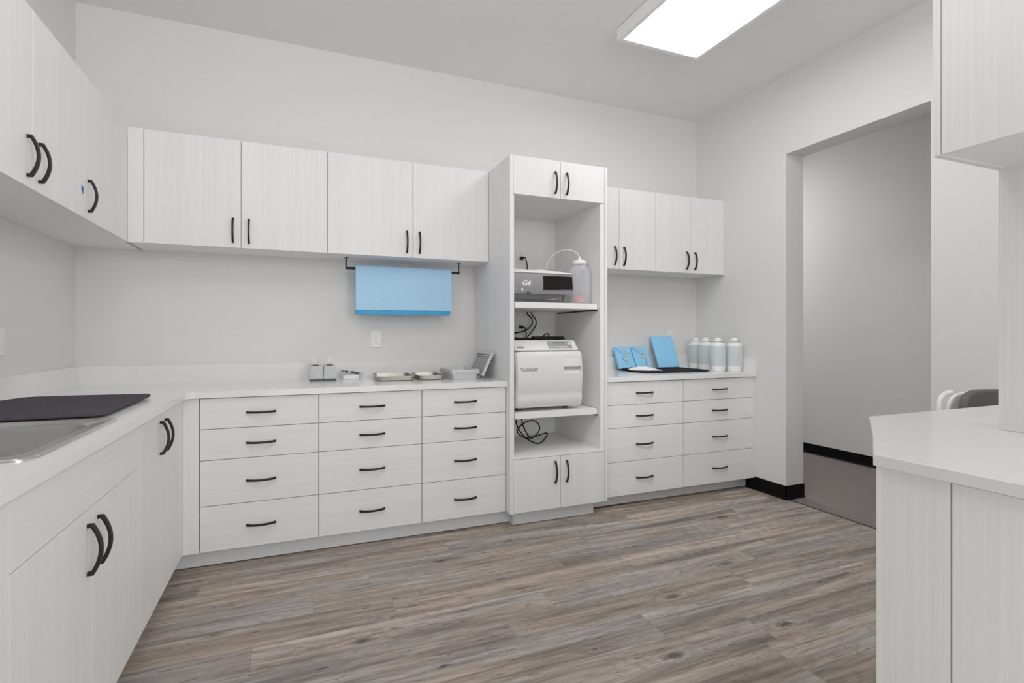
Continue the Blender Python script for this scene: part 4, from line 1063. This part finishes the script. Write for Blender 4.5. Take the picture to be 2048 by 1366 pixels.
# sloped control panel: local frame on the slope
su = Vector((0, 0.058, 0.059)).normalized(); sn = Vector((0, -su.z, su.y))
def slope_poly(pts, d0=0.0004, d1=0.0010):
    bm = B(); t3 = B()
    o_ = Vector((0, -0.642, 1.108))
    for d in (d0, d1):
        for x, s in pts: t3.verts.new(Vector((x, 0, 0)) + o_ + su * s + sn * d)
    t3.verts.ensure_lookup_table(); n = len(pts); v = t3.verts
    t3.faces.new([v[i] for i in range(n)]); t3.faces.new([v[n + i] for i in reversed(range(n))])
    for i in range(n): t3.faces.new((v[i], v[(i + 1) % n], v[n + (i + 1) % n], v[n + i]))
    bmesh.ops.recalc_face_normals(t3, faces=list(t3.faces)); merge(bm, t3); return bm
SL = 0.0827
cp = obj('control_panel', slope_poly([(2.693, 0.010), (2.868, 0.010), (2.868, 0.070), (2.693, 0.070)]), M['panelgrey'], top)
obj('display', slope_poly([(2.740, 0.033), (2.825, 0.033), (2.825, 0.060), (2.740, 0.060)], 0.0011, 0.0016), M['lcd'], cp)
obj('display_bezel', slope_poly([(2.740, 0.0545), (2.825, 0.0545), (2.825, 0.061), (2.740, 0.061)], 0.0017, 0.0020), M['darkgrey'], cp)
for k in range(6):
    x = 2.705 + k * 0.0225; obj('button', slope_poly([(x, 0.015), (x + 0.010, 0.015), (x + 0.010, 0.027), (x, 0.027)], 0.0011, 0.0020), M['whiteplastic'] if k > 2 else M['disp'], cp)
obj('side_strip', slope_poly([(2.841, 0.0105), (2.8675, 0.0105), (2.8675, 0.0695), (2.841, 0.0695)], 0.0011, 0.0015), M['midgrey'], cp)
obj('stop_button', slope_poly([(2.845, 0.013), (2.864, 0.013), (2.864, 0.033), (2.845, 0.033)], 0.0016, 0.0024), M['red'], cp)
obj('start_button', slope_poly([(2.848, 0.043), (2.861, 0.043), (2.861, 0.060), (2.848, 0.060)], 0.0016, 0.0024), M['whiteplastic'], cp)
npd = obj('name_plate', slope_poly([(2.467, 0.013), (2.520, 0.013), (2.520, 0.030), (2.467, 0.030)]), M['panelgrey'], top)
obj('plate_print', slope_poly([(2.472, 0.019), (2.515, 0.019), (2.515, 0.023), (2.472, 0.023)], 0.0011, 0.0014), M['textdark'], npd)
bm = B()
for k in range(5): box(bm, ax0 + 0.0032, ax0 + 0.0040, -0.56 + k * 0.03, -0.545 + k * 0.03, 0.80, 0.98)
obj('side_vent', bm, M['slot'], t)
for x in (ax0 + 0.05, ax1 - 0.09):
    for y in (-0.58, -0.18):
        bm = B(); lathe(bm, [(0, 0), (0.018, 0), (0.018, 0.021), (0, 0.021)], (x, y, AZ + 0.0004), 16); obj('foot', bm, M['darkgrey'], t, True)

# coiled black hose bundle on top of the autoclave
bm = B()
for k, (rx, ry, zc) in enumerate(((0.125, 0.050, 0.0085), (0.112, 0.040, 0.0085), (0.098, 0.030, 0.0085), (0.118, 0.045, 0.019), (0.10, 0.032, 0.018), (0.08, 0.02, 0.0085))):
    pts = [(2.760 + rx * math.cos(a * 2 * PI / 24 + k), -0.480 + ry * math.sin(a * 2 * PI / 24 + k), 1.1702 + zc - 0.0005 * k + 0.0015 * math.sin(a * 1.3)) for a in range(25)]
    tube(bm, pts, 0.0058, 8, 2)
tube(bm, [(2.70, -0.46, 1.187), (2.732, -0.46, 1.193), (2.752, -0.455, 1.208), (2.770, -0.455, 1.211), (2.778, -0.46, 1.203), (2.772, -0.46, 1.187)], 0.0050, 8, 6)
tube(bm, [(2.66, -0.47, 1.178), (2.60, -0.46, 1.1775), (2.53, -0.45, 1.178), (2.46, -0.45, 1.178)], 0.0075, 8, 6)
tube(bm, [(2.66, -0.44, 1.178), (2.58, -0.42, 1.1775), (2.52, -0.43, 1.184), (2.46, -0.41, 1.178)], 0.0070, 8, 6)
o = obj('coiled_cable', bm, M['cord'], None, True); tag(o, 'coiled black cable heaped on top of the white autoclave', 'cable')

# power cords
def plug(bm, x, z, y=CB):
    box(bm, x - 0.012, x + 0.012, y - 0.034, y - 0.0075, z - 0.012, z + 0.012, bev=0.004)
oz = 1.804 - 0.0195
t = thing('power_cord', 'black power cord plugged into the outlet above the G4 machine', 'cord', (2.75, -0.08, 1.75))
bm = B(); plug(bm, 2.744, oz); obj('plug', bm, M['cord'], t, True)
bm = B(); tube(bm, [(2.744, CB - 0.030, oz + 0.002), (2.762, CB - 0.045, oz + 0.000), (2.774, CB - 0.050, oz - 0.045), (2.778, CB - 0.048, oz - 0.10), (2.780, CB - 0.040, oz - 0.20), (2.780, CB - 0.036, 1.50)], 0.0045, 8, 8); obj('cable', bm, M['cord'], t, True)
oz = 1.283 - 0.0195
t = thing('power_cord', 'black power cord plugged into the outlet behind the autoclave', 'cord', (2.75, -0.08, 1.2))
bm = B(); plug(bm, 2.738, oz); obj('plug', bm, M['cord'], t, True)
bm = B(); tube(bm, [(2.738, CB - 0.028, oz), (2.758, CB - 0.045, oz - 0.006), (2.768, CB - 0.050, oz - 0.04), (2.764, CB - 0.050, oz - 0.09), (2.758, CB - 0.045, 1.15), (2.758, CB - 0.040, 1.02)], 0.0048, 8, 8); obj('cable', bm, M['cord'], t, True)
bm = B(); tube(bm, [(2.779, -0.072, 1.42), (2.785, -0.078, 1.365), (2.812, -0.1, 1.325), (2.812, -0.1, 1.285), (2.770, -0.105, 1.243), (2.70, -0.105, 1.222), (2.60, -0.105, 1.215), (2.50, -0.105, 1.215)], 0.0046, 8, 8)
o = obj('power_cord', bm, M['cord'], None, True); tag(o, 'black cord hanging from the upper shelf and curving left below the outlet', 'cord')
bm = B(); tube(bm, [(2.812, -0.072, 1.42), (2.820, -0.08, 1.365), (2.846, -0.1, 1.315), (2.842, -0.1, 1.27), (2.806, -0.1, 1.22), (2.775, -0.1, 1.18), (2.762, -0.1, 1.08)], 0.0046, 8, 8)
o = obj('power_cord', bm, M['cord'], None, True); tag(o, 'black cord hanging from the upper shelf straight down behind the autoclave', 'cord')
bm = B(); tube(bm, [(2.5775, -0.35, 0.668), (2.5775, -0.35, 0.6135), (2.5816, -0.35, 0.5828), (2.6065, -0.352, 0.5352), (2.6483, -0.356, 0.484), (2.7075, -0.40, 0.4500), (2.7674, -0.38, 0.4540), (2.8236, -0.34, 0.4900), (2.8136, -0.33, 0.5016), (2.7245, -0.34, 0.4845), (2.64, -0.37, 0.4868), (2.5816, -0.37, 0.5293), (2.6035, -0.37, 0.5735), (2.6652, -0.36, 0.6005), (2.722, -0.355, 0.5969), (2.7588, -0.35, 0.5558), (2.7502, -0.35, 0.5175), (2.7075, -0.345, 0.478), (2.6778, -0.345, 0.4887), (2.6358, -0.345, 0.5639), (2.6232, -0.345, 0.6108), (2.620, -0.345, 0.668)], 0.0046, 8, 6)
o = obj('power_cord', bm, M['cord'], None, True); tag(o, 'looped black cord hanging onto the bottom shelf of the tall cabinet', 'cord')

# ------------------------------------------------------------------ chair behind the peninsula
t = thing('office_chair', 'grey upholstered office chair behind the peninsula counter, only its back top showing', 'chair', (4.20, -2.36, 0))
qx, qy = 4.20, -2.36
def shell(bm, x0, x1, yb, z0, z1, r, th, curve, nx=16, nz=10, zoff=0):
    nx, nz = 28, 28
    t2 = bmesh.new(); w = (x1 - x0) / 2; xm = (x0 + x1) / 2; zc = (z0 + z1) / 2; h = (z1 - z0) / 2
    fr = [[None] * (nx + 1) for _ in range(nz + 1)]
    for j in range(nz + 1):
        for i in range(nx + 1):
            u = -1 + 2 * i / nx; v = -1 + 2 * j / nz
            r0 = max(abs(u), abs(v)); l = math.hypot(u, v)
            if l < 1e-6: uu = vv = 0.0
            else:
                cu, cv = u / l, v / l; q = (abs(cu) ** 5 + abs(cv) ** 5) ** 0.2
                uu, vv = r0 * cu / q, r0 * cv / q
            fr[j][i] = t2.verts.new((xm + w * uu, yb + curve * (1 - uu * uu), zc + h * vv))
    for j in range(nz):
        for i in range(nx): t2.faces.new((fr[j][i], fr[j][i + 1], fr[j + 1][i + 1], fr[j + 1][i]))
    t2.normal_update(); bmesh.ops.solidify(t2, geom=list(t2.faces), thickness=th)
    bmesh.ops.recalc_face_normals(t2, faces=list(t2.faces))
    ee = [e for e in t2.edges if len(e.link_faces) == 2 and e.calc_face_angle(0) > 1.0]
    bmesh.ops.bevel(t2, geom=ee, offset=th * 0.42, segments=4, affect='EDGES', profile=0.5, clamp_overlap=True)
    merge(bm, t2)
bm = B(); shell(bm, qx - 0.21, qx + 0.21, qy - 0.01, 0.56, 0.948, 0.1, 0.036, 0.055); obj('backrest_cushion', bm, M['chaircloth'], t, True, 60)
bm = B(); shell(bm, qx - 0.240, qx + 0.240, qy + 0.060, 0.55, 0.936, 0.1, 0.018, 0.012); o = obj('backrest_shell', bm, M['whiteplastic'], t, True, 60); o['label'] = 'white plastic backrest shell'
for sg in (-1, 1):
    bm = B(); tube(bm, [(qx + sg * 0.235, qy + 0.03, 0.50), (qx + sg * 0.262, qy + 0.05, 0.66), (qx + sg * 0.266, qy + 0.072, 0.82), (qx + sg * 0.256, qy + 0.085, 0.885), (qx + sg * 0.228, qy + 0.095, 0.918), (qx + sg * 0.19, qy + 0.10, 0.928)], 0.011, 12, 8)
    obj('side_frame', bm, M['whiteplastic'], t, True)
bm = B(); box(bm, qx - 0.23, qx + 0.23, qy - 0.47, qy - 0.03, 0.44, 0.51, bev=0.03, seg=4); obj('seat', bm, M['chaircloth'], t, True, 60)
bm = B(); box(bm, qx - 0.04, qx + 0.04, qy - 0.20, qy + 0.09, 0.415, 0.437, bev=0.006); box(bm, qx - 0.035, qx + 0.035, qy + 0.067, qy + 0.092, 0.415, 0.60, bev=0.006); obj('back_support', bm, M['darkgrey'], t, True)
bm = B(); cyl(bm, (qx, qy - 0.2, 0.10), (qx, qy - 0.2, 0.415), 0.025, n=20); obj('column', bm, M['darkgrey'], t, True)
for k in range(5):
    a = 2 * PI * k / 5 + 0.3; ex, ey = qx + 0.25 * math.cos(a), qy - 0.2 + 0.25 * math.sin(a)
    bm = B(); cyl(bm, (qx, qy - 0.2, 0.105), (ex, ey, 0.075), 0.024, 0.015, n=12); l = obj('leg', bm, M['darkgrey'], t, True)
    bm = B(); cyl(bm, (ex - 0.02 * math.sin(a), ey + 0.02 * math.cos(a), 0.0295), (ex + 0.02 * math.sin(a), ey - 0.02 * math.cos(a), 0.0295), 0.029, n=18); cyl(bm, (ex, ey, 0.05), (ex, ey, 0.076), 0.006, n=8)
    obj('caster', bm, M['darkgrey'], l, True)

t.rotation_euler = (0, 0, math.radians(-25))

# ------------------------------------------------------------------ light and camera
def area(name, loc, rot, size, power, col=(1, 1, 1)):
    d = bpy.data.lights.new(name, 'AREA'); d.shape = 'RECTANGLE'; d.size, d.size_y = size; d.energy = power; d.color = col
    o = bpy.data.objects.new(name, d); C.objects.link(o); o.location = loc; o.rotation_euler = rot; return o
area('bounce_light', (1.45, -3.45, 2.35), (math.radians(128), 0, math.radians(-8)), (1.5, 0.9), 13.0)
area('fill_light', (3.0, -5.3, 2.0), (math.radians(90), 0, math.radians(20)), (1.6, 1.2), 47)
area('low_fill_light', (1.6, -4.3, 0.35), (math.radians(105), 0, math.radians(-12)), (1.6, 0.5), 9)
area('high_fill_light', (0.8, -2.4, 2.9), Vector((1.6, 1.8, -1.7)).to_track_quat('-Z', 'Y').to_euler(), (0.6, 0.6), 7)

rl = area('right_fill_light', (1.9, -2.7, 2.8), Vector((1.85, 2.12, -2.2)).to_track_quat('-Z', 'Y').to_euler(), (0.5, 0.5), 1.3)
rl.data.spread = math.radians(44)

w = bpy.data.worlds.new('world'); scn.world = w; w.use_nodes = True
w.node_tree.nodes['Background'].inputs['Color'].default_value = (0.8, 0.8, 0.8, 1); w.node_tree.nodes['Background'].inputs['Strength'].default_value = 0.3

cam = bpy.data.cameras.new('camera'); co = bpy.data.objects.new('camera', cam); C.objects.link(co)
co.location = (1.166, -3.7179, 1.2016); co.rotation_euler = (math.radians(90), 0, -0.3894)
cam.sensor_fit = 'HORIZONTAL'; cam.sensor_width = 36.0; cam.lens = 36.0 * 1050.6 / 2048
cam.shift_y = -(683 - 670.4) / 2048; cam.clip_start = 0.02
scn.camera = co
scn.view_settings.view_transform = 'Standard'
scn.view_settings.look = 'None'
scn.view_settings.exposure = 0.0
scn.view_settings.gamma = 1.2
try:
    scn.cycles.max_bounces = 10; scn.cycles.diffuse_bounces = 6; scn.cycles.transparent_max_bounces = 16
    scn.cycles.use_denoising = True
    scn.cycles.sample_clamp_indirect = 6.0
except Exception: pass
